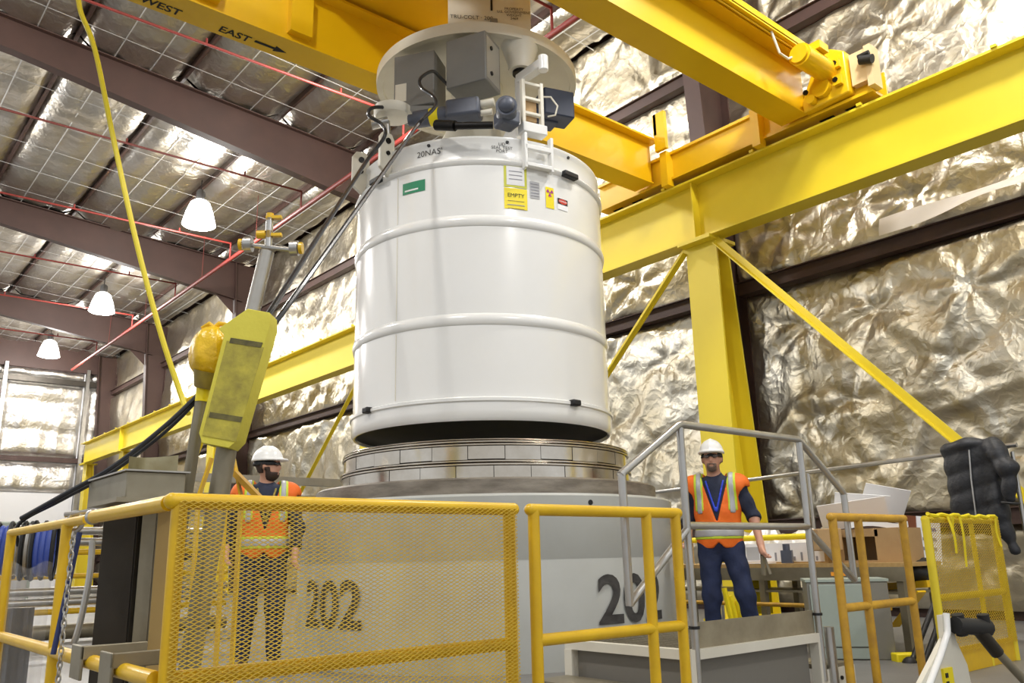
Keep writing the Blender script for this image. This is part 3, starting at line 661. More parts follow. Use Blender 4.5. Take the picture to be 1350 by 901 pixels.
def seg_row(n, r, z0, z1, off):
    for k in range(n):
        a0 = 2 * pi * k / n + off; a1 = a0 + 2 * pi / n - .004
        zz0 = z0 + (.006 if k % 2 else 0)
        s = MB(); s.lathe(ringp(r - .04, r - (.003 if k % 2 else 0), zz0, z1), (CC[0], CC[1], 0), 6, a0, a1, closed=True); s.build('lock_segment', m_steel, ck)
seg_row(28, 1.425, 1.49, 1.60, .05); seg_row(28, 1.405, 1.655, 1.77, .12)
def ca(x, y): return atan2(y - CC[1], x - CC[0])
for a in (ca(4.95, 4.9), ca(6.6, 5.4), ca(3.6, 6.0)):
    b = MB(); b.cyl((CC[0] + 1.79 * cos(a), CC[1] + 1.79 * sin(a), 1.27), (CC[0] + 1.805 * cos(a), CC[1] + 1.805 * sin(a), 1.27), .022, n=10); b.build('plug', m_black, ck)
for a in (-1.517, 3.235):
    vs, fs = text_mesh('202', .52, bold=.012); b = MB(); b.raw([cyl_map(CC, CRd, a, .49, v.x * 1.05, v.y, .012) for v in vs], fs); b.build('number_202', m_ink2, ck, recalc=False)


# ================================================================== YELLOW GUARD RAILS (line at Y = 2.8)
GY, GTZ, GMZ, PR = 2.8, 1.05, .51, .026
def pipe(parent, name, a, c, r=PR, mat=None, n=14, **k):
    b = MB(); b.cyl(a, c, r, n=n); return b.build(name, mat or m_guard, parent, **k)
def expanded(parent, x0, x1, z0, z1, y, px, pz, sw, mat, th=.0018):
    """expanded metal: staggered strands that meet in diamonds"""
    nx, nz = int((x1 - x0) / px), int((z1 - z0) / pz); V = []; Fq = []
    for j in range(nz + 1):
        for s in (0, 1):
            pts = []
            for i in range(2 * nx + 1):
                x = x0 + (x1 - x0) * i / (2 * nx); up = (i % 2)
                z = z0 + pz * j + (pz * .5 - sw * .35) * (up if s == 0 else -up)
                pts.append((x, z))
            base = len(V)
            for (x, z) in pts:
                V += [(x, y - th, z - sw / 2), (x, y - th * .2, z + sw / 2), (x, y + th * .8, z + sw / 2), (x, y, z - sw / 2)]
            for i in range(len(pts) - 1):
                a, c = base + 4 * i, base + 4 * i + 4
                for k in range(4): Fq.append((a + k, a + (k + 1) % 4, c + (k + 1) % 4, c + k))
    return arr_obj('expanded_mesh', np.array(V), Fq, mat, parent, smooth=False, kind='stuff')
t = thing('mesh_guard_rail', (.93, GY, 0), 'yellow guard panel filled with diamond mesh in front of the bearded worker', 'guard rail')
for x in (.955, 2.335): pipe(t, 'post', (x, GY, 0), (x, GY, GTZ))
pipe(t, 'top_rail', (.93, GY, GTZ), (2.36, GY, GTZ)); pipe(t, 'mid_rail', (.955, GY, GMZ), (2.335, GY, GMZ)); pipe(t, 'bottom_rail', (.955, GY, .1), (2.335, GY, .1))
for x in (.93, 2.36):
    b = MB(); b.ball((x, GY, GTZ), PR * 1.03, 12, 8); b.build('elbow', m_guard, t)
expanded(t, .945, 2.355, .08, GTZ + .005, GY - PR - .004, .0285, .0142, .0031, m_meshy)
# return rail running away on the left
t = thing('guard_rail', (.93, 4.1, 0), 'yellow pipe guard rail running away at the left with steel clamps', 'guard rail')
pipe(t, 'top_rail', (.93, GY + .03, GTZ - .005), (.93, 3.72, GTZ - .005)); pipe(t, 'top_rail', (.93, 3.8, GTZ - .01), (.93, 5.35, GTZ - .01), .02)
pipe(t, 'mid_rail', (.93, GY + .03, GMZ), (.93, 6.2, GMZ))
for y in (4.12, 5.32): pipe(t, 'post', (.93, y, 0), (.93, y, GTZ - .02), m_guard and .024)
b = MB(); b.ball((.93, 3.72, GTZ - .005), .032, 12, 8); b.build('end_cap', m_pipe, t)
for y in (3.14, 3.52):
    b = MB(); b.bx(.885, .897, y, y + .14, GMZ - .06, GMZ + .06); b.bx(.885, 1.12, y + .0, y + .012, GMZ + .01, GMZ + .06); b.build('clamp_plate', m_galv, t, bevel=.004)
def open_gate(xs, label, mat):
    t = thing('guard_gate', (xs[0], GY, 0), label, 'guard rail', 'open yellow gates in the guard line')
    for x in xs: pipe(t, 'post', (x, GY, 0), (x, GY, GTZ), mat=mat)
    pipe(t, 'top_rail', (xs[0] - .02, GY, GTZ), (xs[-1] + .02, GY, GTZ), mat=mat)
    pipe(t, 'mid_rail', (xs[0], GY, GMZ), (xs[-1], GY, GMZ), mat=mat)
    for x in (xs[0] - .02, xs[-1] + .02):
        b = MB(); b.ball((x, GY, GTZ), PR, 12, 8); b.build('elbow', mat, t)
open_gate((2.475, 3.21, 3.43), 'open yellow pipe gate in front of the grey cask and step platform', m_guard)
open_gate((4.94, 5.25, 5.85), 'worn open yellow gate with two close posts right of the silver handrail', m_guard_old)
t = thing('mesh_gate', (6.8, GY, 0), 'narrow yellow mesh gate at the right under the hanging jacket', 'guard rail')
for x in (6.2, 7.4): pipe(t, 'post', (x, GY, 0), (x, GY, GTZ), .03, m_runway)
pipe(t, 'top_rail', (6.18, GY, GTZ), (7.42, GY, GTZ), mat=m_runway); pipe(t, 'mid_rail', (6.2, GY, GMZ), (7.4, GY, GMZ), mat=m_runway)
pipe(t, 'centre_bar', (6.95, GY, .0), (6.95, GY, GTZ), .018, m_runway)
b = MB(); b.bx(6.2, 7.4, GY - .01, GY + .01, 0.0, .17); b.build('toe_board', m_guard, t)
expanded(t, 6.2, 7.4, .15, GTZ, GY - .034, .04, .02, .0036, m_meshy)
for i, (x, L) in enumerate(((6.45, .26), (6.62, .36), (6.5, .12), (7.3, .22))):
    b = MB(); b.grid(lambda u, v: (x + .04 * (u - .5) + .05 * v, GY - .05 - .015 * sin(3 * v + i), GTZ + .02 - L * v), 1, 6); b.build('barrier_tape', m_ydecal, t)
b = MB(); b.tube([(6.2 + .06 * k, GY - .02 + .012 * sin(k * 2.2), GTZ + .03 + .008 * cos(k * 1.7)) for k in range(21)], .014, 6); b.build('tape_wrap', m_ydecal, t)

# ================================================================== STEP PLATFORM WITH SILVER HANDRAIL
PY, PZ = 2.92, .37
t = thing('step_platform', (4.26, 3.4, 0), 'low steel platform with silver pipe handrail and mottled toe plate', 'platform')
PRr = .021
def rp(name, *pts):
    b = MB(); b.tube(pts, PRr, 12); return b.build(name, m_pipe, t)
rp('top_rail', (3.17, PY, 1.24), (3.185, PY, 1.25), (3.65, PY, 1.53), (3.68, PY, 1.54), (4.84, PY, 1.54), (4.87, PY, 1.53), (5.32, PY, 1.225), (5.335, PY, 1.20))
rp('mid_rail', (3.67, PY, .995), (4.855, PY, .995))
rp('stair_mid_rail', (3.19, PY, .62), (3.67, PY, .975)); rp('stair_mid_rail', (4.855, PY, .975), (5.34, PY, .66))
rp('end_post', (3.182, PY, 1.245), (3.19, PY, .61)); rp('end_post', (5.33, PY, 1.215), (5.34, PY, .65))
for x in (3.67, 4.855):
    rp('post', (x, PY, 1.52), (x, PY, .10))
    b = MB(); b.cyl((x, PY, PZ + .10), (x, PY, PZ + .115), .03, n=12); b.build('post_clamp', m_black, t)
b = MB(); b.cyl((4.93, PY - .02, .05), (4.93, PY - .02, .40), .03, n=14); b.build('socket', m_pipe, t)
b = MB(); b.bx(3.70, 4.84, PY + .02, PY + .028, PZ, PZ + .13); b.build('toe_plate', m_toe, t)
b = MB()
b.bx(3.62, 4.87, PY - .01, PY + .04, PZ - .05, PZ); b.bx(3.62, 4.87, 3.80, 3.85, PZ - .05, PZ); b.bx(3.62, 3.67, PY + .04, 3.80, PZ - .05, PZ); b.bx(4.82, 4.87, PY + .04, 3.80, PZ - .05, PZ)
b.build('deck_frame', m_cream, t)
for x in (3.645, 4.845):
    for y in (PY + .02, 3.82):
        b = MB(); b.bx(x - .03, x + .03, y - .03, y + .03, 0, PZ - .05); b.build('leg', m_cream, t)
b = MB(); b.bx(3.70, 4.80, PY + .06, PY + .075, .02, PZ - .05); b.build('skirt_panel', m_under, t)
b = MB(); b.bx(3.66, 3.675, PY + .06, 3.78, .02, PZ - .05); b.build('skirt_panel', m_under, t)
gr = MB()
for k in range(38): x = 3.68 + k * .0305; gr.bx(x, x + .005, PY + .04, 3.80, PZ - .03, PZ)
for k in range(9): y = PY + .08 + k * .09; gr.bx(3.67, 4.82, y, y + .006, PZ - .012, PZ)
gr.build('grating', m_galv, t, kind='stuff')
for xa, xb in ((3.34, 3.6), (4.89, 5.17)):
    b = MB(); b.bx(xa, xb, PY, 3.82, .155, .18); st = b.build('step_tread', m_galv, t)
    for y in (PY, 3.80):
        b = MB(); b.bx(xa - .03, xb + .03, y - .01, y + .02, .02, .16); b.build('stringer', m_cream, st)
for k in range(3):
    b = MB(); b.cyl((4.93 + k * .1, PY - .02, .1), (4.93 + k * .1, PY - .01, .1), .012, n=8); b.build('bolt', m_steel_d, t)

# ================================================================== PEOPLE  (signed distance bodies, meshed with surface nets)
def surfnet(val, lo, h):
    nx, ny, nz = val.shape; ins = val < 0
    acc = np.zeros((nx - 1, ny - 1, nz - 1, 3), np.float32); cnt = np.zeros((nx - 1, ny - 1, nz - 1), np.float32)
    corners = [(i, j, k) for i in (0, 1) for j in (0, 1) for k in (0, 1)]
    def sl(c): return val[c[0]:nx - 1 + c[0], c[1]:ny - 1 + c[1], c[2]:nz - 1 + c[2]]
    for c in corners:
        for ax in range(3):
            if c[ax]: continue
            d = list(c); d[ax] = 1
            a, bb = sl(c), sl(d); x = (a < 0) != (bb < 0)
            tt = np.where(x, a / np.where(x, a - bb, 1), 0)
            for q in range(3): acc[..., q] += np.where(x, c[q] + (tt if q == ax else 0), 0)
            cnt += x
    act = cnt > 0; idx = -np.ones(act.shape, np.int64); idx[act] = np.arange(act.sum())
    cell = np.argwhere(act); V = (cell + acc[act] / cnt[act][:, None]) * h + np.array(lo)
    Fs = []
    for ax in range(3):
        s0 = [slice(1, -1)] * 3; s0[ax] = slice(0, -1); s1 = [slice(1, -1)] * 3; s1[ax] = slice(1, None)
        A, Bv = ins[tuple(s0)], ins[tuple(s1)]
        for sgn, mask in ((1, A & ~Bv), (0, ~A & Bv)):
            p = np.argwhere(mask)
            if not len(p): continue
            off = np.ones(3, int); off[ax] = 0; p = p + off
            u, v = [(1, 2), (2, 0), (0, 1)][ax]
            def g(du, dv):
                q = p.copy(); q[:, u] -= du; q[:, v] -= dv; return idx[q[:, 0], q[:, 1], q[:, 2]]
            qd = np.stack([g(1, 1), g(0, 1), g(0, 0), g(1, 0)], 1)
            Fs.append(qd if sgn else qd[:, ::-1])
    return V, np.concatenate(Fs)
class Field:
    def __init__(s, lo, hi, h):
        s.lo, s.h = np.array(lo, np.float32), h; n = [int(round((b - a) / h)) + 1 for a, b in zip(lo, hi)]
        s.P = np.stack(np.meshgrid(*[lo[i] + h * np.arange(n[i], dtype=np.float32) for i in range(3)], indexing='ij'), -1).astype(np.float32)
        s.x, s.y, s.z = s.P[..., 0], s.P[..., 1], s.P[..., 2]
        s.rot = None
    def turned(s, c, ang):                                # the same grid seen from a frame turned about an upright axis
        o = object.__new__(Field); o.__dict__.update(s.__dict__); o.rot = (np.array(c, np.float32), ang)
        dx, dy = s.x - c[0], s.y - c[1]; o.x = c[0] + dx * cos(ang) + dy * sin(ang); o.y = c[1] - dx * sin(ang) + dy * cos(ang); return o
    def _sub(s, lo, hi):
        if s.rot is not None: lo, hi = s.rot[0] - .27, s.rot[0] + .27
        sl = tuple(slice(max(0, int((lo[i] - s.lo[i]) / s.h)), max(1, min(s.P.shape[i], int((hi[i] - s.lo[i]) / s.h) + 2))) for i in range(3))
        if s.rot is None: return sl, s.P[sl]
        return sl, np.stack([s.x[sl], s.y[sl], s.z[sl]], -1)
    def _out(s, sl, v): o = np.full(s.P.shape[:3], .13, np.float32); o[sl] = v; return o
    def cone(s, a, b, ra, rb):
        a, b = np.array(a, np.float32), np.array(b, np.float32); m = max(ra, rb) + .13
        sl, P = s._sub(np.minimum(a, b) - m, np.maximum(a, b) + m); d = b - a; q = P - a
        t = np.clip((q @ d) / (d @ d), 0, 1); return s._out(sl, np.sqrt(((q - t[..., None] * d) ** 2).sum(-1)) - (ra + (rb - ra) * t))
    def ell(s, c, r, yaw=0):
        c, r = np.array(c, np.float32), np.array(r, np.float32); sl, P = s._sub(c - r - .13, c + r + .13); q = P - c
        k0 = np.sqrt(((q / r) ** 2).sum(-1)) + 1e-6; k1 = np.sqrt(((q / (r * r)) ** 2).sum(-1)) + 1e-6
        return s._out(sl, k0 * (k0 - 1) / k1)
    def box(s, c, r, rd):
        q = np.abs(s.P - np.array(c, np.float32)) - np.array(r, np.float32) + rd
        return np.sqrt((np.maximum(q, 0) ** 2).sum(-1)) + np.minimum(q.max(-1), 0) - rd
    def mesh(s, val):
        w = np.argwhere(val < 0); i0 = np.maximum(w.min(0) - 2, 0); i1 = np.minimum(w.max(0) + 3, val.shape)
        return surfnet(val[i0[0]:i1[0], i0[1]:i1[1], i0[2]:i1[2]], s.lo + i0 * s.h, s.h)
def smin(k, *ds):
    r = ds[0]
    for d in ds[1:]:
        hh = np.clip(.5 + .5 * (d - r) / k, 0, 1); r = d + (r - d) * hh - k * hh * (1 - hh)
    return r
def person(loc, yaw, label, J, beard_mat, lanyard, glasses_dark, hat_mat=None):
    """J: joint positions in the body's own frame (faces -y)"""
    t = thing('person', loc, label, 'person')
    Rz = np.array([[cos(yaw), -sin(yaw), 0], [sin(yaw), cos(yaw), 0], [0, 0, 1]])
    h = .0105
    F = Field((-.52, -.50, -.01), (.52, .34, 1.92), h)
    def put(name, val, mat, parent=t):
        V, Q = F.mesh(val); V = V @ Rz.T + np.array(loc); return arr_obj(name, V, Q, mat, parent)
    hd = np.array(J['head']); H = F.turned(hd, J.get('turn', 0.0))
    head = smin(.03, H.ell(hd + (0, .0, .02), (.077, .096, .105)), H.ell(hd + (0, -.03, -.055), (.058, .066, .066)))
    nose = H.ell(hd + (0, -.098, -.015), (.014, .02, .026)); brow = H.ell(hd + (0, -.078, .032), (.06, .022, .014))
    ears = np.minimum(H.ell(hd + (.08, .01, .0), (.012, .024, .034)), H.ell(hd + (-.08, .01, .0), (.012, .024, .034)))
    head = smin(.015, head, nose, brow, ears)
    lips = H.ell(hd + (0, -.088, -.066), (.026, .010, .008)); head = smin(.008, head, lips)
    neck = F.cone(hd + (0, .02, -.08), (0, .02, 1.44), .058, .066)
    pel, ch = np.array(J['pelvis']), np.array(J['chest'])
    torso = smin(.08, F.ell(ch, (.175, .118, .21)), F.ell((ch + pel) / 2, (.158, .112, .22)), F.ell(pel, (.17, .118, .15)), F.cone(J['shL'], J['shR'], .068, .068))
    arms = {}; hands = []; sleeves = []
    for s in 'LR':
        up = F.cone(J['sh' + s], J['el' + s], .058, .046); lo = F.cone(J['el' + s], J['wr' + s], .043, .029)
        arms[s] = (up, lo)
        w_, d_ = np.array(J['wr' + s]), np.array(J['wr' + s]) - np.array(J['el' + s]); d_ = d_ / np.linalg.norm(d_)
        side = np.array(J['palm' + s], float); side /= np.linalg.norm(side)          # across the palm
        nrm = np.cross(d_, side); nrm /= np.linalg.norm(nrm)
        hnd = F.cone(w_, w_ + d_ * .075, .028, .03); hnd = smin(.02, hnd, F.cone(w_ + d_ * .05 - side * .022, w_ + d_ * .085 - side * .026, .018, .016), F.cone(w_ + d_ * .05 + side * .022, w_ + d_ * .085 + side * .026, .018, .016))
        for q, (o, L) in enumerate(((-.032, .066), (-.011, .078), (.011, .074), (.032, .058))):
            k0 = w_ + d_ * .085 + side * o; k1 = k0 + d_ * L * .55 + nrm * L * .25 * J.get('curl', 1); k2 = k1 + d_ * L * .2 + nrm * L * .5 * J.get('curl', 1)
            hnd = smin(.006, hnd, np.minimum(F.cone(k0, k1, .0105, .0095), F.cone(k1, k2, .0095, .0085)))
        tb = w_ + d_ * .03 - side * .026; hnd = smin(.01, hnd, F.cone(tb, tb + d_ * .045 - side * .025 + nrm * .02, .014, .012), F.cone(tb + d_ * .045 - side * .025 + nrm * .02, tb + d_ * .075 - side * .022 + nrm * .035, .0115, .0095))
        hands.append(hnd)
    legs = {}
    for s in 'LR':
        legs[s] = smin(.04, F.cone(J['hip' + s], J['kn' + s], .088, .062), F.cone(J['kn' + s], J['an' + s], .060, .044))
    feet = None
    for s in 'LR':
        a = np.array(J['an' + s]); to = np.array(J['toe' + s]); f = np.maximum(smin(.03, F.cone(a + (0, 0, -.03), a + (to - a) * .5 + (0, 0, -.02), .052, .046), F.cone(a + (to - a) * .4 + (0, 0, -.03), to, .046, .036)), -F.z)
        feet = f if feet is None else np.minimum(feet, f)
    allarms = [smin(.03, *arms[s]) for s in 'LR']
    body = smin(.035, torso, neck, allarms[0], allarms[1], legs['L'], legs['R']); body = smin(.02, body, head, *hands)
    put('body', body, m_skin)
    lg = smin(.03, legs['L'], legs['R'], F.ell(pel, (.17, .118, .15)))
    wrk = .006 * np.sin(F.z * 38 + F.x * 9) * np.sin(F.x * 30 + 2)
    put('jeans', np.maximum(np.maximum(lg - .016 + wrk, F.z - (pel[2] + .07)), .085 - F.z), m_jean)
    put('boots', np.minimum(feet, np.maximum(np.minimum(legs['L'], legs['R']) - .006, F.z - .2)), m_boot)
    slv = [smin(.03, arms[s][0], arms[s][1]) for s in 'LR']
    sh = smin(.03, torso - .010, F.cone((0, .02, 1.42), (0, .015, 1.50), .075, .070))
    for i, s in enumerate('LR'):
        e, wv = np.array(J['el' + s]), np.array(J['wr' + s]); dd = (wv - e) / np.linalg.norm(wv - e)
        cut = (F.P - (e + dd * J['cuff' + s])) @ dd.astype(np.float32)
        sh = smin(.03, sh, np.maximum(slv[i] - .014 + wrk, cut))
    put('shirt', np.maximum(sh, pel[2] - .02 - F.z), m_shirt)
    vest0 = smin(.05, torso, F.cone(J['shL'], J['shR'], .07, .07)) - .026 + .5 * wrk
    armcut = np.minimum(F.ell(np.array(J['shL']) + (.055, 0, -.09), (.06, .10, .11)), F.ell(np.array(J['shR']) + (-.055, 0, -.09), (.06, .10, .11)))
    neckhole = F.cone((0, .01, 1.44), (0, 0, 1.62), .088, .10)
    vcut = np.maximum(np.abs(F.x) - (F.z - 1.10) * .30, F.y + .0)
    zb = pel[2] - .07; hem = zb + .05 * np.clip(np.where(F.y < 0, 1 - np.abs(F.x) / .05, 0), 0, 1) - F.z
    vest = np.maximum(np.maximum(vest0, -neckhole), np.maximum(np.maximum(-vcut, hem), -armcut))
    vo = put('safety_vest', vest, m_orange)
    def band(nm, z0, z1, k, mat): put(nm, np.maximum(np.maximum(vest - k, z0 - F.z), F.z - z1), mat, vo)
    band('lime_edge', zb + .075, zb + .18, .005, m_lime); band('reflective_band', zb + .095, zb + .16, .009, m_silver)
    for sx in (1, -1):
        xx = F.x * sx
        lim = np.maximum(np.maximum(vest - .005, .10 - xx), np.maximum(xx - .18, 1.2 - F.z))
        put('lime_edge', lim, m_lime, vo); put('reflective_band', np.maximum(np.maximum(vest - .009, .118 - xx), np.maximum(xx - .162, 1.18 - F.z)), m_silver, vo)
    # face
    eye = np.minimum(H.ell(hd + (.03, -.079, .01), (.013, .012, .01)), H.ell(hd + (-.03, -.079, .01), (.013, .012, .01)))
    gl = np.minimum(H.ell(hd + (.034, -.094, .012), (.03, .012, .016)), H.ell(hd + (-.034, -.094, .012), (.03, .012, .016)))
    gl = np.minimum(gl, np.minimum(H.cone(hd + (.062, -.085, .016), hd + (.082, .01, .016), .007, .007), H.cone(hd + (-.062, -.085, .016), hd + (-.082, .01, .016), .007, .007)))
    gl = np.minimum(gl, H.cone(hd + (-.02, -.1, .02), hd + (.02, -.1, .02), .006, .006))
    put('safety_glasses', gl, m_glass if glasses_dark else m_lens)
    bd = np.maximum(head - .010, np.maximum(H.z - (hd[2] + (-.045 if beard_mat is m_grey_hair else -.052) + (0 if beard_mat is m_grey_hair else .04) * (H.y > hd[1] - .045)), H.y - (hd[1] + (-.055 if beard_mat is m_grey_hair else .0))))
    bd = np.maximum(bd, -(H.ell(hd + (0, -.1, -.066), (.026, .03, .009))))
    if beard_mat is m_grey_hair: bd = np.maximum(bd, np.abs(H.x - hd[0]) - .042)
    else: bd = np.maximum(bd, (hd[2] - .14) - H.z)
    put('beard', bd, beard_mat)
    hr = np.maximum(head - .006, np.maximum(-(H.y - (hd[1] + .015)), np.maximum(H.z - (hd[2] + .06), hd[2] - .06 - H.z))); put('hair', hr, beard_mat)
    # hard hat
    hz = hd[2] + .048
    dome = np.maximum(H.ell((hd[0], hd[1] + .005, hz - .0), (.106, .130, .126)), hz - H.z)
    ridge = np.maximum(H.ell((hd[0], hd[1] + .005, hz), (.025, .135, .132)), hz - H.z)
    dome = smin(.015, dome, ridge)
    brim = np.maximum(H.ell((hd[0], hd[1] - .02, hz), (.116, .158, .05)), np.abs(H.z - hz - .004) - .010)
    brim = np.maximum(brim, -(H.ell((hd[0], hd[1] + .005, hz - .02), (.09, .11, .05))))
    hat = put('hard_hat', smin(.012, dome, brim), m_hard)
    put('hat_band', np.maximum(np.abs(H.ell((hd[0], hd[1] + .01, hz - .03), (.09, .112, .05))) - .006, np.maximum(H.z - hz, hz - .045 - H.z)), m_black, hat)
    if lanyard is not None:
        l = np.maximum(np.abs(np.abs(F.x) - (F.z - 1.18) * .27) - .009, np.maximum(torso - .022, np.maximum(F.y + .02, np.maximum(1.19 - F.z, F.z - 1.47))))
        put('lanyard', l, lanyard)
    return t
Lp = Vector((6.22, 4.60, 0)); yw = atan2(-.62, -.78) + pi / 2 - .12
JR = dict(head=(-.01, -.035, 1.66), pelvis=(.0, .0, .96), chest=(0, .0, 1.27), shL=(.185, .0, 1.42), shR=(-.185, .0, 1.42),
          elL=(.30, .02, 1.14), wrL=(.34, -.10, .92), palmL=(0, 1, .3), elR=(-.26, .06, 1.14), wrR=(-.25, -.14, 1.0), palmR=(0, .6, 1), cuffL=.02, cuffR=.10,
          hipL=(.095, .0, .92), hipR=(-.095, .0, .92), knL=(.18, -.06, .50), knR=(-.10, -.03, .50), anL=(.23, .03, .10), anR=(-.12, .03, .10), toeL=(.27, -.15, .045), toeR=(-.15, -.16, .045))
person(Lp, yw, 'worker in white hard hat, glasses, navy shirt and orange vest behind silver handrail', JR, m_grey_hair, m_blue, False)
Ll = Vector((3.09, 6.94, 0)); yl = atan2(-.83, -.35) + pi / 2
JL = dict(turn=1.25, head=(0, -.03, 1.655), pelvis=(.0, .0, .96), chest=(0, -.01, 1.27), shL=(.185, .0, 1.42), shR=(-.185, .0, 1.42),
          elL=(.27, -.06, 1.14), wrL=(.25, -.18, .92), palmL=(0, 1, .3), elR=(-.30, .03, 1.14), wrR=(-.30, -.14, .95), palmR=(0, 1, .3), cuffL=.2, cuffR=.2,
          hipL=(.095, .0, .92), hipR=(-.095, .0, .92), knL=(.11, -.06, .50), knR=(-.11, .0, .50), anL=(.12, .0, .10), anR=(-.13, .05, .10), toeL=(.14, -.18, .045), toeR=(-.15, -.13, .045))
person(Ll, yl, 'bearded worker in white hard hat and orange vest in profile behind the yellow mesh', JL, m_hair, m_bagneck, True)

# ================================================================== RIGHT SIDE: bench, boxes, cabinet, rail, jacket
def obox(name, c, d, yaw, mat, parent=None, bevel=.004, **k):
    b = MB(); b.box(c, d, Matrix.Rotation(yaw, 3, 'Z')); return b.build(name, mat, parent, bevel=bevel, **k)
t = thing('work_bench', (7.75, 4.9, 0), 'long bench of plywood and galvanised shelves against the foil wall', 'bench')
b = MB(); b.bx(7.35, 8.05, 3.55, 6.4, .70, .735); b.build('top_board', m_ply, t)
b = MB(); b.bx(7.35, 7.37, 3.55, 6.4, .58, .70); b.build('front_rail', m_galv, t)
b = MB(); b.bx(7.38, 8.0, 3.6, 6.35, .47, .49); b.build('shelf', m_galv, t)
for x in (7.40, 7.98):
    for y in (3.62, 5.0, 6.33):
        b = MB(); b.bx(x - .03, x + .03, y - .03, y + .03, 0, .70); b.build('leg', m_galv, t)
b = MB(); b.cyl((7.32, 3.7, .36), (7.32, 6.4, .36), .02, n=10); b.build('lower_rail', m_guard_old, t)
t = thing('yellow_bar', (7.7, 5.3, .735), 'bright yellow tube on two short stands along the bench behind the worker', 'bar')
b = MB(); b.cyl((7.7, 4.45, .99), (7.7, 6.2, .99), .03, n=12); b.build('tube', m_ydecal, t)
for y in (4.5, 6.1):
    b = MB(); b.bx(7.67, 7.73, y - .02, y + .02, .735, .97); b.build('stand', m_ply, t)
bd = thing('drawing_board', (7.6, 4.95, .735), 'framed white drawing sheet standing on the bench by the worker', 'sign')
b = MB(); b.bx(7.6, 7.62, 4.42, 5.55, .74, .93); b.build('sheet', m_paper, bd)
b = MB(); b.bx(7.58, 7.64, 4.38, 4.42, .735, .97); b.bx(7.58, 7.64, 4.42, 5.6, .735, .75); b.build('frame', m_ply, bd)
for k, y in enumerate((4.5, 4.58, 4.66, 4.74, 4.82, 4.95)):
    b = MB(); b.bx(7.595, 7.6, y, y + .02, .76, .80 + .02 * (k % 3)); b.build('print_mark', m_print, bd)
b = MB(); b.bx(7.595, 7.6, 5.15, 5.30, .77, .90); b.build('print_mark', m_silver, bd)
# cardboard boxes and stacked white sheets right of the rail
t = thing('cardboard_box', (7.78, 3.98, .735), 'open brown cardboard box under the white sheets on the bench', 'box')
c = Vector((7.78, 3.98, .735))
b = MB(); b.box(c + Vector((0, 0, .01)), (.44, .62, .02)); b.box(c + Vector((-.215, -.2, .15)), (.012, .22, .28)); b.box(c + Vector((-.215, .27, .15)), (.012, .08, .28)); b.box(c + Vector((-.215, .08, .26)), (.012, .4, .06)); b.box(c + Vector((.215, 0, .15)), (.012, .62, .28)); b.box(c + Vector((0, .305, .15)), (.44, .012, .28)); b.box(c + Vector((0, -.305, .15)), (.44, .012, .28)); b.box(c + Vector((0, 0, .295)), (.44, .62, .012)); b.build('carton', m_card, t)
b = MB(); b.grid(lambda u, v: (7.5 + .12 * sin(u * 3), 4.1 - .55 * u + .0, 1.04 + .02 * sin(u * 6) + .05 * v), 12, 2); tag(b.build('curved_sheet', m_paper, org=(7.5, 3.9, 1.03)), 'curved white sheet lying on top of the cardboard box', 'paper')
for i, (px, py, D, wd, hh, tilt, lb) in enumerate(((1125, 678, 8.3, .62, .30, -8, 'white paper sheet leaning lowest on the bench pile'), (1135, 672, 8.45, .5, .36, 8, 'white paper sheet in the middle of the leaning pile'), (1165, 664, 8.55, .42, .40, 16, 'white paper sheet leaning highest at the right of the pile'))):
    c = at(px, py, D); R = Matrix.Rotation(yawc + radians(-20), 3, 'Z') @ Matrix.Rotation(radians(-52), 3, 'X') @ Matrix.Rotation(radians(tilt), 3, 'Z')
    b = MB(); b.box(c, (wd, hh, .006), R); tag(b.build('paper_sheet', m_paper, org=c), lb, 'paper', 'white sheets leaning on the bench')
b = MB(); c = at(1090, 712, 8.1); b.box(c, (.22, .2, .2), Matrix.Rotation(yawc, 3, 'Z')); tag(b.build('wooden_crate', m_card, org=c - Vector((0, 0, .1)), bevel=.01), 'small brown box on the bench beside the handrail post', 'box')
t = thing('crinkled_foil_scrap', (8.2, 5.1, .735), 'crumpled silver foil scrap heaped on the bench behind the handrail', 'foil')
b = MB()
def scrap(u, v):
    x, y = 7.85 + .5 * u, 4.3 + 1.7 * v
    n = float(vn(np.array([x * 9.0]), np.array([y * 9.0]), 5)[0]) * .16 + float(vn(np.array([x * 4.0]), np.array([y * 3.0]), 6)[0]) * .2
    e = min(1, 5 * min(u, 1 - u, v, 1 - v) + .05); return (x, y, .745 + e * (n + .10))
b.grid(scrap, 14, 34); b.build('foil_heap', m_foil_end, t)
# small grey tools on the bench and in the hand
WRIST = Lp + Matrix.Rotation(yw, 3, 'Z') @ Vector(JR['wrL'])
t = thing('hand_tool', WRIST, 'pair of grey pliers held low beside the worker', 'tool')
p = WRIST + Vector((-.02, -.02, -.10)); b = MB(); b.bar(p, p + Vector((0, 0, -.16)), .03, .02); b.bar(p + Vector((.02, 0, 0)), p + Vector((.05, -.03, -.15)), .02, .02); b.build('handle', m_galv, t)
b = MB(); b.bar(p + Vector((0, 0, .0)), p + Vector((0, 0, .07)), .03, .012); b.build('jaw', m_black, t)
b = MB(); c = Vector((7.42, 4.72, .80)); b.box(c, (.10, .10, .12), Matrix.Rotation(.4, 3, 'Z')); b.cyl(c + Vector((0, 0, .06)), c + Vector((0, 0, .12)), .035, n=12); tag(b.build('hand_drill_body', m_bluegrey, org=c), 'grey drill body lying on the bench edge by the handrail', 'tool')
b = MB(); b.bx(7.40, 7.7, 4.95, 5.5, .738, .745); tag(b.build('paper_pad', m_paper, org=(7.5, 5.2, .74)), 'white pad of paper flat on the bench beside the worker', 'paper')
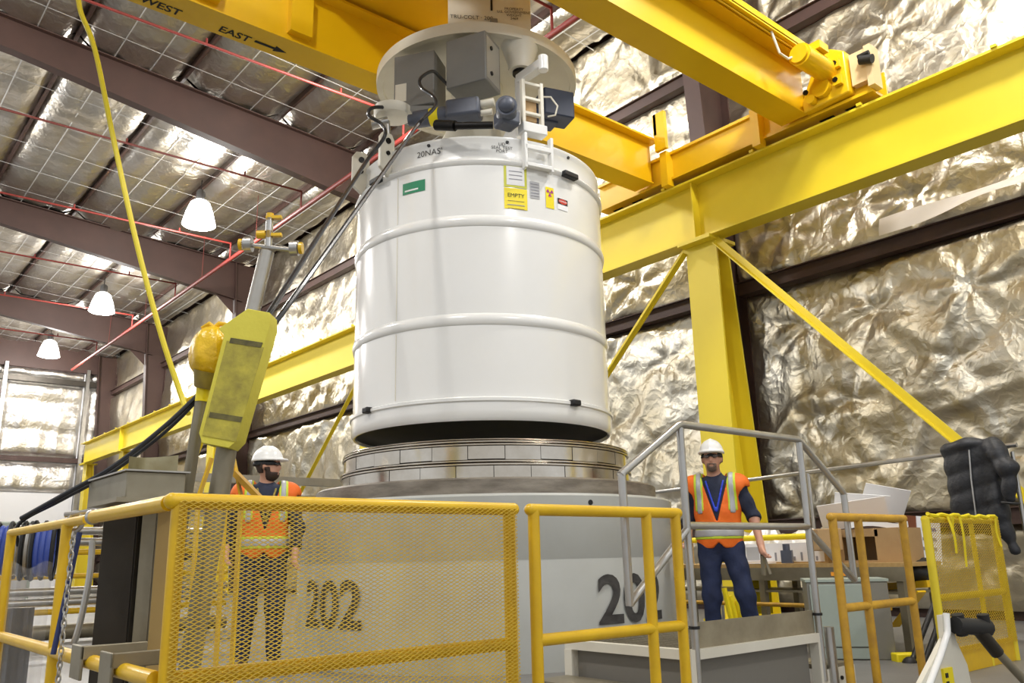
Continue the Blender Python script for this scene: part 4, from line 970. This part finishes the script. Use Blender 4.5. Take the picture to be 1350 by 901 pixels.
# pale green cabinet
t = thing('steel_cabinet', (6.75, 3.75, 0), 'pale green grey steel cabinet standing behind the worn yellow gate', 'cabinet')
cy0 = yawc + radians(-14); R = Matrix.Rotation(cy0, 3, 'Z'); c0 = Vector((6.86, 3.86, 0))
def cb(x, y, z): return c0 + R @ Vector((x, y, 0)) + Vector((0, 0, z))
b = MB(); b.box(cb(0, 0, .30), (.62, .5, .60), R); b.build('body', m_cab_s, t, bevel=.006)
b = MB(); b.box(cb(-.07, -.258, .34), (.44, .016, .48), R); dr = b.build('door', m_cab, t, bevel=.004)
b = MB(); b.box(cb(.12, -.27, .36), (.012, .02, .1), R); b.build('handle', m_black, dr)
b = MB(); b.box(cb(-.07, -.258, .05), (.44, .016, .08), R); b.build('plinth', m_cab, t)
b = MB(); b.box(cb(0, 0, .61), (.64, .52, .02), R); b.build('lid_plate', m_cab, t)
b = MB(); b.box(at(1110, 757, 7.2), (.17, .03, .03), R); tag(b.build('orange_strip', M('orange_strip', (232, 150, 30), .5), org=at(1110, 757, 7.2)), 'small orange strip lying on the pale cabinet', 'strip')
# dark binder, papers and black bag between gates
t = thing('wall_board', (7.9, 3.2, 0.7), 'brown framed board with white and blue notice beside the cardboard box', 'notice')
c = at(1213, 712, 8.3); R = Matrix.Rotation(yawc + radians(8), 3, 'Z') @ Matrix.Rotation(radians(5), 3, 'Y')
b = MB(); b.box(c + R @ Vector((-.10, 0, 0)), (.13, .03, .44), R); b.build('board', M('rust_brown', (120, 66, 36), .6), t)
b = MB(); b.box(c + R @ Vector((.08, -.02, 0)), (.24, .01, .44), R); nt_ = b.build('notice_sheet', m_paper, t)
for k in range(3):
    b = MB(); b.box(c + R @ Vector((.08, -.028, .10 - .09 * k)), (.14, .004, .03), R); b.build('print_mark', m_print if k else m_bluehose, nt_)
b = MB(); c = at(1212, 752, 7.9)
F2 = Field((-.3, -.2, -.2), (.3, .2, .2), .02)
V, Q = F2.mesh(smin(.05, F2.ell((-.05, 0, -.02), (.2, .13, .09)), F2.ell((.1, 0, .03), (.13, .1, .08))) + .012 * np.sin(F2.x * 40) * np.sin(F2.z * 30))
tag(arr_obj('tool_bag', V + np.array(c), Q, m_black, org=tuple(c)), 'black soft tool bag resting between the two right hand gates', 'bag')
b = MB(); b.bar(at(1165, 774, 8.1), at(1225, 770, 7.7), .06, .06); tag(b.build('yellow_bar', m_crane, org=at(1195, 772, 7.9)), 'short yellow bar under the black bag', 'bar')
b = MB(); b.bar(at(1180, 826, 7.9), at(1215, 780, 7.6), .10, .02); tag(b.build('yellow_brace', m_crane, org=at(1180, 826, 7.9)), 'slanting yellow strut behind the worn gate', 'brace')
for i, (p0, p1) in enumerate(((at(1200, 878, 6.9), at(1232, 795, 7.2)), (at(1217, 880, 6.9), at(1240, 815, 7.1)))):
    t = thing('black_pole', p0, ('black pole leaning behind the gates, longer one' if i == 0 else 'black pole leaning behind the gates, shorter one'), 'pole')
    b = MB(); b.cyl(p0, p1, .022, n=10); b.build('tube', m_black, t)
    b = MB(); b.ball(p0, .06 - .02 * i, 12, 8, (1, 1, 1.1)); b.build('rubber_foot', m_black, t)
b = MB(); c = at(1196, 872, 7.0); b.box(c, (.2, .12, .12), Matrix.Rotation(yawc, 3, 'Z')); tag(b.build('yellow_block', m_ydecal, org=c - Vector((0, 0, .06)), bevel=.01), 'small bright yellow block on the floor behind the worn gate', 'block')
# yellow ratchet straps seen behind the worker's knees
for i, (px, py) in enumerate(((958, 790), (966, 800), (975, 806))):
    p = at(px, py, 8.6); b = MB(); b.tube([p + Vector((0, .02, .10)), p + Vector((.02, 0, -.08)), p + Vector((.05, -.02, -.28))], .026, 8); tag(b.build('yellow_strap', m_ydecal, org=p), ['yellow webbing strap hanging leftmost between the worker knees', 'yellow webbing strap in the middle between the worker knees', 'yellow webbing strap hanging rightmost between the worker knees'][i], 'strap', 'yellow straps behind the worker')
b = MB(); p = at(1002, 785, 9.0); b.box(p, (.22, .05, .36), Matrix.Rotation(yawc, 3, 'Z')); b.box(p + Vector((.02, -.03, 0)), (.03, .02, .36), Matrix.Rotation(yawc, 3, 'Z')); tag(b.build('yellow_plate', m_ydecal, org=p), 'bright yellow ribbed plate standing below the bench', 'plate')
# silver wall rail and jacket
t = thing('wall_handrail', (8.6, 5.2, 0), 'long silver pipe rail running in front of the foil wall', 'handrail')
b = MB(); b.cyl((8.6, 6.4, 1.662), (8.6, 2.95, 1.76), .024, n=12); b.build('rail', m_pipe, t)
b = MB(); b.cyl((8.6, 7.6, 1.628), (8.6, 6.85, 1.648), .024, n=12); b.build('rail', m_pipe, t)
for y in (6.4, 6.85, 3.0, 5.1, 7.55):
    b = MB(); b.cyl((8.6, y, 0), (8.6, y, 1.70), .02, n=10); b.build('post', m_pipe, t)
b = MB(); b.box((8.6, 6.42, 1.67), (.09, .1, .07)); b.build('bracket', m_galv, t)
jc = Vector((8.52, 3.27, 1.755)); hj = .017
F3 = Field((-.34, -.46, -1.12), (.34, .46, .14), hj)
dr0 = F3.box((-.02, .07, -.42), (.09, .27 - 0, .50), .07)
dr0 = F3.box((-.02, .06, -.36), (.10, .25, .44), .08)
quilt = .016 * np.abs(np.sin((F3.z + .25 * F3.y) * 17)) - .01 + .012 * np.sin(F3.y * 21 + F3.z * 4)
jac = smin(.05, dr0, F3.cone((-.06, -.16, .0), (-.14, -.30, -.22), .085, .08), F3.cone((-.14, -.30, -.22), (-.15, -.27, -.48), .075, .06))
jac = smin(.04, jac, F3.cone((-.05, -.12, -.5), (-.05, -.20, -.94), .085, .05), F3.ell((-.03, .08, .03), (.12, .2, .06)))
V, Q = F3.mesh(jac - quilt)
t = thing('jacket', tuple(jc - Vector((0, 0, .9))), 'dark charcoal quilted jacket draped over the silver wall rail', 'jacket')
arr_obj('quilted_body', V + np.array(jc), Q, m_jacket, t)
b = MB(); e = jc + Vector((-.155, -.268, -.53)); b.tube([e + Vector((.068 * cos(a), .068 * sin(a), .01 * sin(a))) for a in np.linspace(0, 2 * pi, 17)[:-1]], .012, 6, closed=True); b.build('cuff', m_black, t)
b = MB(); b.tube([jc + Vector((-.135, .02, -.02)), jc + Vector((-.14, .04, -.3)), jc + Vector((-.135, .05, -.62))], .009, 6); b.build('zip', m_pipe, t)

# white frame jack with black clamp in the foreground right
t = thing('pipe_stand', (5.4, 2.4, 0), 'white angled bracket stand with black clamp and grey handle at lower right', 'stand')
b = MB(); b.prism([(5.35, 2.40, .46), (5.46, 2.40, .46), (5.50, 2.40, .30), (5.60, 2.40, .16), (5.62, 2.40, 0), (5.0, 2.40, 0), (4.95, 2.40, .10), (5.34, 2.40, .33)], (0, .03, 0)); b.build('side_plate', m_cream, t)
b = MB(); b.tube([(5.38, 2.385, .47), (5.36, 2.385, .36), (5.22, 2.385, .24), (4.9, 2.385, -.0)], .02, 10); b.build('edge_tube', m_white, t)
b = MB(); b.bx(5.24, 5.36, 2.385, 2.40, .0, .17); lb_ = b.build('label_plate', m_ydecal, t); 
for k in range(3):
    b = MB(); b.bx(5.255, 5.285, 2.38, 2.385, .03 + .045 * k, .055 + .045 * k); b.build('print_mark', m_ink, lb_)
b = MB(); b.cyl((5.42, 2.36, .40), (5.72, 2.30, .37), .05, n=12); b.cyl((5.47, 2.36, .46), (5.50, 2.36, .34), .035, n=10); b.cyl((5.68, 2.3, .45), (5.70, 2.3, .33), .035, n=10); b.build('clamp', m_black, t)
b = MB(); b.cyl((5.64, 2.32, .36), (5.76, 2.28, .22), .04, n=12); b.build('clamp_neck', m_darksteel, t)
b = MB(); b.cyl((5.74, 2.28, .24), (5.98, 2.2, -.0), .026, n=12); b.build('handle', m_galv, t)

# ================================================================== LEFT SIDE: boom, bag, hopper stand, cables, hoses
bm_ = thing('padded_boom', tuple(at(300, 870, 4.6).to_tuple()[:2]) + (0,), 'leaning steel boom wrapped in a long soiled yellow foam pad', 'boom')
A, Bp = at(292, 700, 4.6), at(356, 322, 4.6)
foot = Vector((A.x - .12, A.y + .1, 0))
b = MB(); b.cyl(at(300, 585, 4.6), foot, .055, n=16); b.build('mast', m_galv, bm_)
b = MB(); b.cyl(at(332, 415, 4.6), at(352, 332, 4.6), .042, n=16); b.build('upper_tube', m_stain, bm_)
b = MB(); b.bx(foot.x - .25, foot.x + .25, foot.y - .25, foot.y + .25, 0, .03); b.build('base_plate', m_galv, bm_)
# foam pad: a slab with chamfered ends, leaning with the mast
p0, p1 = at(293, 578, 4.55), at(335, 424, 4.55); ax = (p1 - p0).normalized(); sd = (vrt - ax * vrt.dot(ax)).normalized(); nn = ax.cross(sd).normalized()
if nn.dot(vdir) > 0: nn = -nn
Lp_ = (p1 - p0).length; w0, w1 = .105, .118
poly = [(-w0, 0), (-w0 + .03, -.05), (w0 - .03, -.05), (w0, 0), (w1, Lp_ - .02), (w1 - .02, Lp_ + .05), (-w1 + .09, Lp_ + .05), (-w1 - .04, Lp_ - .09), (-w1, Lp_ - .12)]
b = MB(); b.prism([p0 + sd * u + ax * v + nn * .07 for u, v in poly], nn * -.15); pad = b.build('foam_pad', m_pad, bm_, bevel=.003)
b = MB(); b.prism([p0 + sd * u + ax * v + nn * .074 for u, v in ((-w0 + .022, -.01), (w0 - .002, -.01), (w1 - .002, Lp_ - .15), (-w1 + .026, Lp_ - .15))], nn * -.01); b.build('soiled_face', m_paddirt, pad)
for v in (.09, Lp_ - .16):
    b = MB(); b.prism([p0 + sd * u + ax * (v + q) + nn * .076 for u, q in ((-w0 + .03, 0), (w0 - .003, .005), (w0 - .0, .035), (-w0 + .03, .03))], nn * -.01); b.build('tape_band', m_tape, pad)
# valve head on top of the boom
hd_ = at(354, 322, 4.6)
b = MB(); b.cyl(hd_ + Vector((0, 0, -.02)), hd_ + Vector((0, 0, .16)), .022, n=10); b.cyl(hd_ + vrt * -.13, hd_ + vrt * .14 + Vector((0, 0, -.04)), .014, n=8); b.build('valve_tree', m_pipe, bm_)
for u, z in ((-.12, .0), (.15, -.03)):
    b = MB(); c = hd_ + vrt * u + Vector((0, 0, z)); b.cyl(c + vrt * -.02, c + vrt * .025, .045, n=14); b.build('flange_cap', m_pipe, bm_)
    b = MB(); b.cyl(c + vrt * (.03 if u > 0 else -.05), c + vrt * (.05 if u > 0 else -.03), .035, n=12); b.build('yellow_cap', m_crane, bm_)
for z, L in ((.055, .11), (.165, .10)):
    c = hd_ + Vector((0, 0, z)); b = MB(); b.bar(c - vrt * (L / 2 - .03), c + vrt * (L / 2 + .02), .03, .018); b.cyl(c + Vector((0, 0, -.02)), c + Vector((0, 0, .025)), .022, n=10); b.build('valve_handle', m_crane, bm_)
b = MB(); c = hd_ + vrt * -.07 + Vector((0, 0, .06)); b.cyl(c, c + vrt * .05, .024, n=10); b.build('yellow_cap', m_crane, bm_)
# slim second post with the yellow bag over it
t = thing('bagged_post', tuple(at(240, 660, 4.75).to_tuple()[:2]) + (0,), 'slim steel post topped with a tied yellow plastic bag', 'post')
b = MB(); b.cyl(at(268, 512, 4.7), at(240, 690, 4.75), .034, n=14); q = at(240, 690, 4.75); b.cyl(q, (q.x - .05, q.y, 0), .034, n=14); b.build('post', m_galv, t)
b = MB(); b.cyl(at(268, 512, 4.7), at(266, 530, 4.7), .038, n=14); b.build('yellow_sleeve', m_ydecal, t)
c = at(280, 468, 4.7); b = MB(); vs = []
def bagp(u, v):
    th, a = pi * (1 - v), 2 * pi * u; rr = .125 * (sin(th) ** .8) * (1 + .05 * sin(a * 7 + 3 * v)) * (1.0 if v > .35 else .55 + .45 * v / .35); return (c.x + rr * cos(a), c.y + rr * sin(a), c.z + .17 * -cos(th) * -1 if False else c.z - .165 * cos(pi * v) )
b.grid(bagp, 40, 24); b.build('bag', m_bag, t)
b = MB(); b.cyl(at(270, 512, 4.7), at(275, 490, 4.68), .06, .085, n=14); b.build('bag_neck', m_bagneck, t)
for k in (-1, 1):
    b = MB(); q = c + Vector((0, 0, .16)); b.tube([q, q + vrt * .03 * k + Vector((0, 0, .025)), q + vrt * .075 * k + Vector((0, 0, .012 + .01 * k))], [.014, .016, .008], 8); b.build('tie', m_crane, t)
# yellow steel legs behind the boom
t = thing('yellow_trestle', tuple(at(305, 800, 5.2).to_tuple()[:2]) + (0,), 'small yellow angle iron trestle behind the boom foot', 'trestle')
for (a, c2_) in (((262, 655), (279, 604)), ((318, 655), (305, 590)), ((298, 655), (300, 600))):
    b = MB(); pa, pb2 = at(*a, 5.2), at(*c2_, 5.2); b.bar(pa, pb2, .05, .012); b.bar(pa, (pa.x, pa.y, 0), .05, .012); b.build('leg', m_crane, t)
b = MB(); b.bar(at(298, 612, 5.2), at(345, 660, 5.2), .10, .03); b.build('brace', m_guard_old, t)
# stainless hopper on a channel stand
t = thing('hopper_stand', (1.36, 4.35, 0), 'dull stainless hopper box on dark steel channels inside the left guard rail', 'hopper')
x0, y0 = 1.25, 4.45
hb = MB(); hz0, hz1 = 1.155, 1.31
P0, P1, P2 = at(114, 639, 4.55), at(166, 619, 4.2), at(246, 620, 4.5)
hb.prism([(1.25, 4.45, hz0), (1.54, 4.45, hz0), (1.54, 5.15, hz0), (1.25, 5.15, hz0)], (0, 0, hz1 - hz0)); hbo = hb.build('hopper_box', m_galv, t, bevel=.006)
b = MB(); b.bx(1.235, 1.555, 4.43, 5.17, hz1, hz1 + .008); b.build('rim', m_stain, hbo)
b = MB(); b.grid(lambda u, v: (1.30 + .25 * u, 4.62 + .10 * sin(pi * u), hz1 + .008 + v * (.085 + .02 * u)), 16, 2); b.build('curved_guard', M('mottled_plate', (176, 170, 140), .4, .4, (140, 128, 92), 8, .5), hbo)
b = MB(); b.bx(1.22, 1.57, 4.41, 5.18, hz0 - .03, hz0); b.build('base_tray', m_stain, hbo)
for i, (x, y, wd, mt, nm) in enumerate(((*at(151, 780, 4.05).to_tuple()[:2], .15, m_darksteel, 'channel'), (*at(181, 780, 4.1).to_tuple()[:2], .05, m_darksteel, 'channel'), (*at(190, 780, 3.95).to_tuple()[:2], .06, m_galv, 'channel'), (*at(210, 780, 3.9).to_tuple()[:2], .06, m_board, 'tan_panel'))):
    b = MB(); R = Matrix.Rotation(yawc, 3, 'Z'); b.box((x, y, .58), (wd, .012, 1.10), R)
    if nm == 'channel':
        for s in (-1, 1): b.box(Vector((x, y, .58)) + R @ Vector((s * wd / 2, .03, 0)), (.012, .06, 1.10), R)
    b.build(nm, mt, t)
b = MB(); b.bx(1.06, 1.5, 3.9, 4.35, 1.12, 1.14); b.build('top_plate', m_galv, t)
b = MB(); b.cyl(at(163, 655, 4.1), at(163, 684, 4.1), .012, n=8); b.build('hook_rod', m_galv, t)

# cables, hoses
def cable(name, pts, r, label, mat=None, cat='cable', sub=6):
    P = [V3(p) for p in pts]; out = []
    for i in range(len(P) - 1):
        a, bq, cq, d = P[max(i - 1, 0)], P[i], P[i + 1], P[min(i + 2, len(P) - 1)]
        for k in range(sub):
            s = k / sub; out.append(.5 * ((2 * bq) + (cq - a) * s + (2 * a - 5 * bq + 4 * cq - d) * s * s + (3 * bq - a - 3 * cq + d) * s ** 3))
    out.append(P[-1]); b = MB(); b.tube(out, r, 8); return tag(b.build(name, mat or m_cable, org=P[-1]), label, cat)
cable('control_cable', [at(330, 448, 4.72), at(358, 408, 4.72), at(358, 408, 4.68).lerp(at(485, 210, 7.1), .33), at(358, 408, 4.68).lerp(at(485, 210, 7.1), .66), at(485, 210, 7.1), at(507, 180, 7.2), at(503, 164, 7.25), at(486, 152, 7.25), at(492, 142, 7.3), at(520, 142, 7.5)], .018, 'black control cable rising left of the lid to the pivot pad')
cable('control_cable', [at(338, 462, 4.72), at(370, 416, 4.72), at(372, 414, 4.68).lerp(at(548, 168, 6.9), .33), at(372, 414, 4.68).lerp(at(548, 168, 6.9), .66), at(548, 168, 6.9), at(560, 155, 6.95), at(574, 140, 7.05), at(572, 128, 7.1), at(556, 116, 7.2), at(554, 104, 7.25), at(570, 94, 7.3), at(582, 104, 7.4), at(590, 112, 7.5)], .017, 'black control cable looping up across the lid rim into the grey box')
cable('power_cable', [at(268, 514, 4.72), at(220, 560, 4.7), at(150, 615, 4.7), at(80, 655, 4.75), at(28, 684, 4.8)], .014, 'thick black cable falling from the bagged post to the lower left')
cable('power_cable', [at(270, 517, 4.74), at(222, 566, 4.74), at(152, 620, 4.74), at(82, 659, 4.8), at(26, 690, 4.85), at(24, 720, 4.9)], .011, 'second black cable hanging just below the thick one')
cable('yellow_hose', [at(103, -40, 6.0), at(105, 10, 6.0), at(125, 65, 6.0), at(150, 185, 6.0), at(180, 320, 6.0), at(212, 440, 6.0), at(240, 525, 6.0), at(248, 545, 5.9)], .021, 'yellow hose hanging down from the crane at the left', m_rope, 'hose')
# coiled hoses on the guard rail
for i, (px, D) in enumerate(((8, 5.1), (26, 5.0), (44, 4.9), (58, 4.85))):
    c = at(px, 726, D); t = thing('hose_coil', tuple(c - Vector((0, 0, .15))), ['blue hose coil at the very left edge', 'grey rimmed coil second from the left edge', 'grey rimmed coil third from the left edge', 'bright blue hose coil nearest the hanging chain'][i], 'hose coil', 'coils hung on the left rail')
    axv = (vrt * .93 + vdir * .3).normalized(); b = MB()
    ring = [c + (vdir * cos(a) - vrt * .3 * cos(a)) * .05 + Vector((0, 0, .125 * sin(a))) for a in np.linspace(0, 2 * pi, 25)[:-1]]
    for o in (-.03, 0, .03): 
        b = MB(); b.tube([q + axv * o for q in ring], .02, 8, closed=True); b.build('hose_turn', m_bluehose if i in (0, 3) else m_stain, t)
    b = MB(); b.tube([q + axv * .052 + (q - c) * .25 for q in ring], .012, 6, closed=True); b.build('binding_ring', m_black, t)
    b = MB(); b.tube([q - axv * .052 + (q - c) * .25 for q in ring], .012, 6, closed=True); b.build('binding_ring', m_black, t)
# hanging chain: every link a part
t = thing('hanging_chain', tuple(at(90, 800, 4.0).to_tuple()[:2]) + (0,), 'steel chain hanging from the end of the guard rail', 'chain')
lk = None; ct = at(98, 692, 3.5); N = 36
for k in range(N):
    z = ct.z - .045 - k * .026
    if z < .03: break
    if k < 2:
        b = MB(); u = (vrt if k % 2 else vdir); b.tube([Vector((ct.x, ct.y, z)) + u * .009 * cos(a) + Vector((0, 0, .018 * sin(a))) for a in np.linspace(0, 2 * pi, 11)[:-1]], .0035, 5, closed=True)
        o = b.build('link', m_pipe, t); lk = (lk or []) + [(o, z)]
    else:
        src, z0 = lk[k % 2]; share(src, 'link', t, (0, 0, z - z0))
b = MB(); b.cyl((ct.x + .03, ct.y + .03, ct.z - .03), (ct.x - .02, ct.y + .03, .52), .011, n=10); tag(b.build('blue_tube', M('dark_blue', (36, 48, 96), .45), org=(ct.x, ct.y, .5)), 'dark blue tube hanging beside the chain', 'tube')
t = thing('shackle', tuple(at(100, 685, 3.75)), 'bright steel shackle on the rail end above the chain', 'shackle')
c = at(100, 688, 3.75)
b = MB(); b.tube([c + vrt * .03 * cos(a) + Vector((0, 0, .04 * sin(a))) for a in np.linspace(0, 2 * pi, 17)[:-1]], .011, 8, closed=True); b.build('bow', m_pipe, t)
b = MB(); b.cyl(c + vrt * -.05 + Vector((0, 0, .03)), c + vrt * .06 + Vector((0, 0, .04)), .012, n=8); b.build('pin', m_pipe, t)
cable('aluminium_tube', [at(122, 712, 4.4), at(118, 760, 4.4), at(106, 820, 4.4), at(97, 850, 4.4)], .016, 'thin aluminium tube leaning behind the chain', m_pipe, 'tube')
# clear plastic sheet at the left edge
b = MB()
def sheet(u, v):
    p = at(2 + 68 * u, 745, 4.6 + .1 * sin(u * 14)); return (p.x, p.y, max(.0, p.z - .95 * v + 0.02 * sin(u * 9)))
b.grid(sheet, 18, 10); tag(b.build('plastic_sheet', m_clear, org=at(35, 880, 4.6), recalc=False), 'clear plastic sheet hanging below the coils at left', 'plastic sheet')
b = MB(); p = at(20, 850, 4.9); b.box((p.x, p.y, .32), (.14, .06, .64), Matrix.Rotation(yawc, 3, 'Z')); tag(b.build('grey_post', m_darksteel, org=(p.x, p.y, 0)), 'dark grey stub post behind the plastic at the left edge', 'post')

# pipe rack far left
t = thing('pipe_rack', (2.2, 11.5, 0), 'rack of silver and yellow pipes on the floor beyond the left rail', 'rack')
for x in (.6, 3.2):
    b = MB(); b.bx(x - .06, x + .06, 11.4, 11.6, 0, 1.65); b.build('upright', m_crane, t)
for z, mt, r in ((1.28, m_pipe, .05), (1.15, m_pipe, .05), (1.03, m_crane, .035), (.75, m_crane, .03), (.58, m_pipe, .05), (.46, m_pipe, .05), (.35, m_crane, .035), (.12, m_galv, .09)):
    b = MB(); b.cyl((-.6, 11.45, z), (4.6, 11.45, z), r, n=12); b.build('pipe', mt, t)
for i, (x, y, wd, d, hh, mt, lb) in enumerate(((.8, 14.0, 1.3, .8, 1.35, m_print, 'light grey equipment box behind the pipe rack'), (-.6, 12.6, .8, .7, .9, m_cab_s, 'grey equipment box left of the pipe rack'), (2.4, 16.5, 1.5, 1.0, 1.6, m_cab, 'pale green tall equipment case beyond the pipe rack'))):
    t = thing('equipment_case', (x, y, 0), lb, 'case')
    b = MB(); b.bx(x - wd / 2, x + wd / 2, y - d / 2, y + d / 2, .08, hh); b.build('body', mt, t, bevel=.03)
    b = MB(); b.bx(x - wd / 2 + .06, x + wd / 2 - .06, y - d / 2 - .02, y - d / 2, .2, hh - .12); b.build('front_panel', m_silver, t, bevel=.01)
    for sx in (-1, 1):
        for sy in (-1, 1):
            b = MB(); b.cyl((x + sx * wd * .4, y + sy * d * .38, 0), (x + sx * wd * .4, y + sy * d * .38, .08), .04, n=10); b.build('foot', m_black, t)
# steel channel and round tank behind the bearded worker
t = thing('steel_channel_rail', (5.0, 10.6, 0), 'grey steel channel beam at shoulder height behind the bearded worker', 'beam')
for z, mt in ((1.90, m_stain), (1.66, m_galv), (1.48, m_stain)):
    b = MB(); b.bx(3.2, 6.0, 10.5, 10.62, z - .05, z + .05); b.build('channel', mt, t)
for x in (3.3, 5.9):
    b = MB(); b.bx(x - .05, x + .05, 10.56, 10.66, 0, 1.95); b.build('post', m_galv, t)

# ================================================================== SPRINKLER PIPES
t = thing('sprinkler_pipework', (8.68, 20, 9.4), 'red sprinkler main with thin branch pipes under the roof', 'pipework')
b = MB(); b.cyl((8.68, 5.5, 9.4), (8.68, 40.6, 9.4), .055, n=12); b.build('main_pipe', m_red, t)
for i, y in enumerate((9.0, 13.6, 18.3, 22.8, 27.4, 32.0, 36.8)):
    mt = m_redd if i in (2,) else m_red
    b = MB(); b.cyl((-5, y, 9.9), (8.68, y, 9.9), .026, n=8); br = b.build('branch_pipe', mt, t)
    b = MB(); b.cyl((8.68, y, 9.42), (8.68, y, 9.92), .024, n=8); b.build('riser', mt, br)
    for x in (-1.5, 1.5, 4.5, 7.2):
        b = MB(); b.cyl((x, y, 9.92), (x, y, 10.02), .02, n=6); b.build('sprinkler_head', mt, br)
for y in (12.0, 21.0, 25.0, 30.5, 35.0):
    b = MB(); b.cyl((8.68, y, 9.45), (8.68, y, zr(8.68) + .1), .008, n=5); b.build('hanger', m_redd, t)
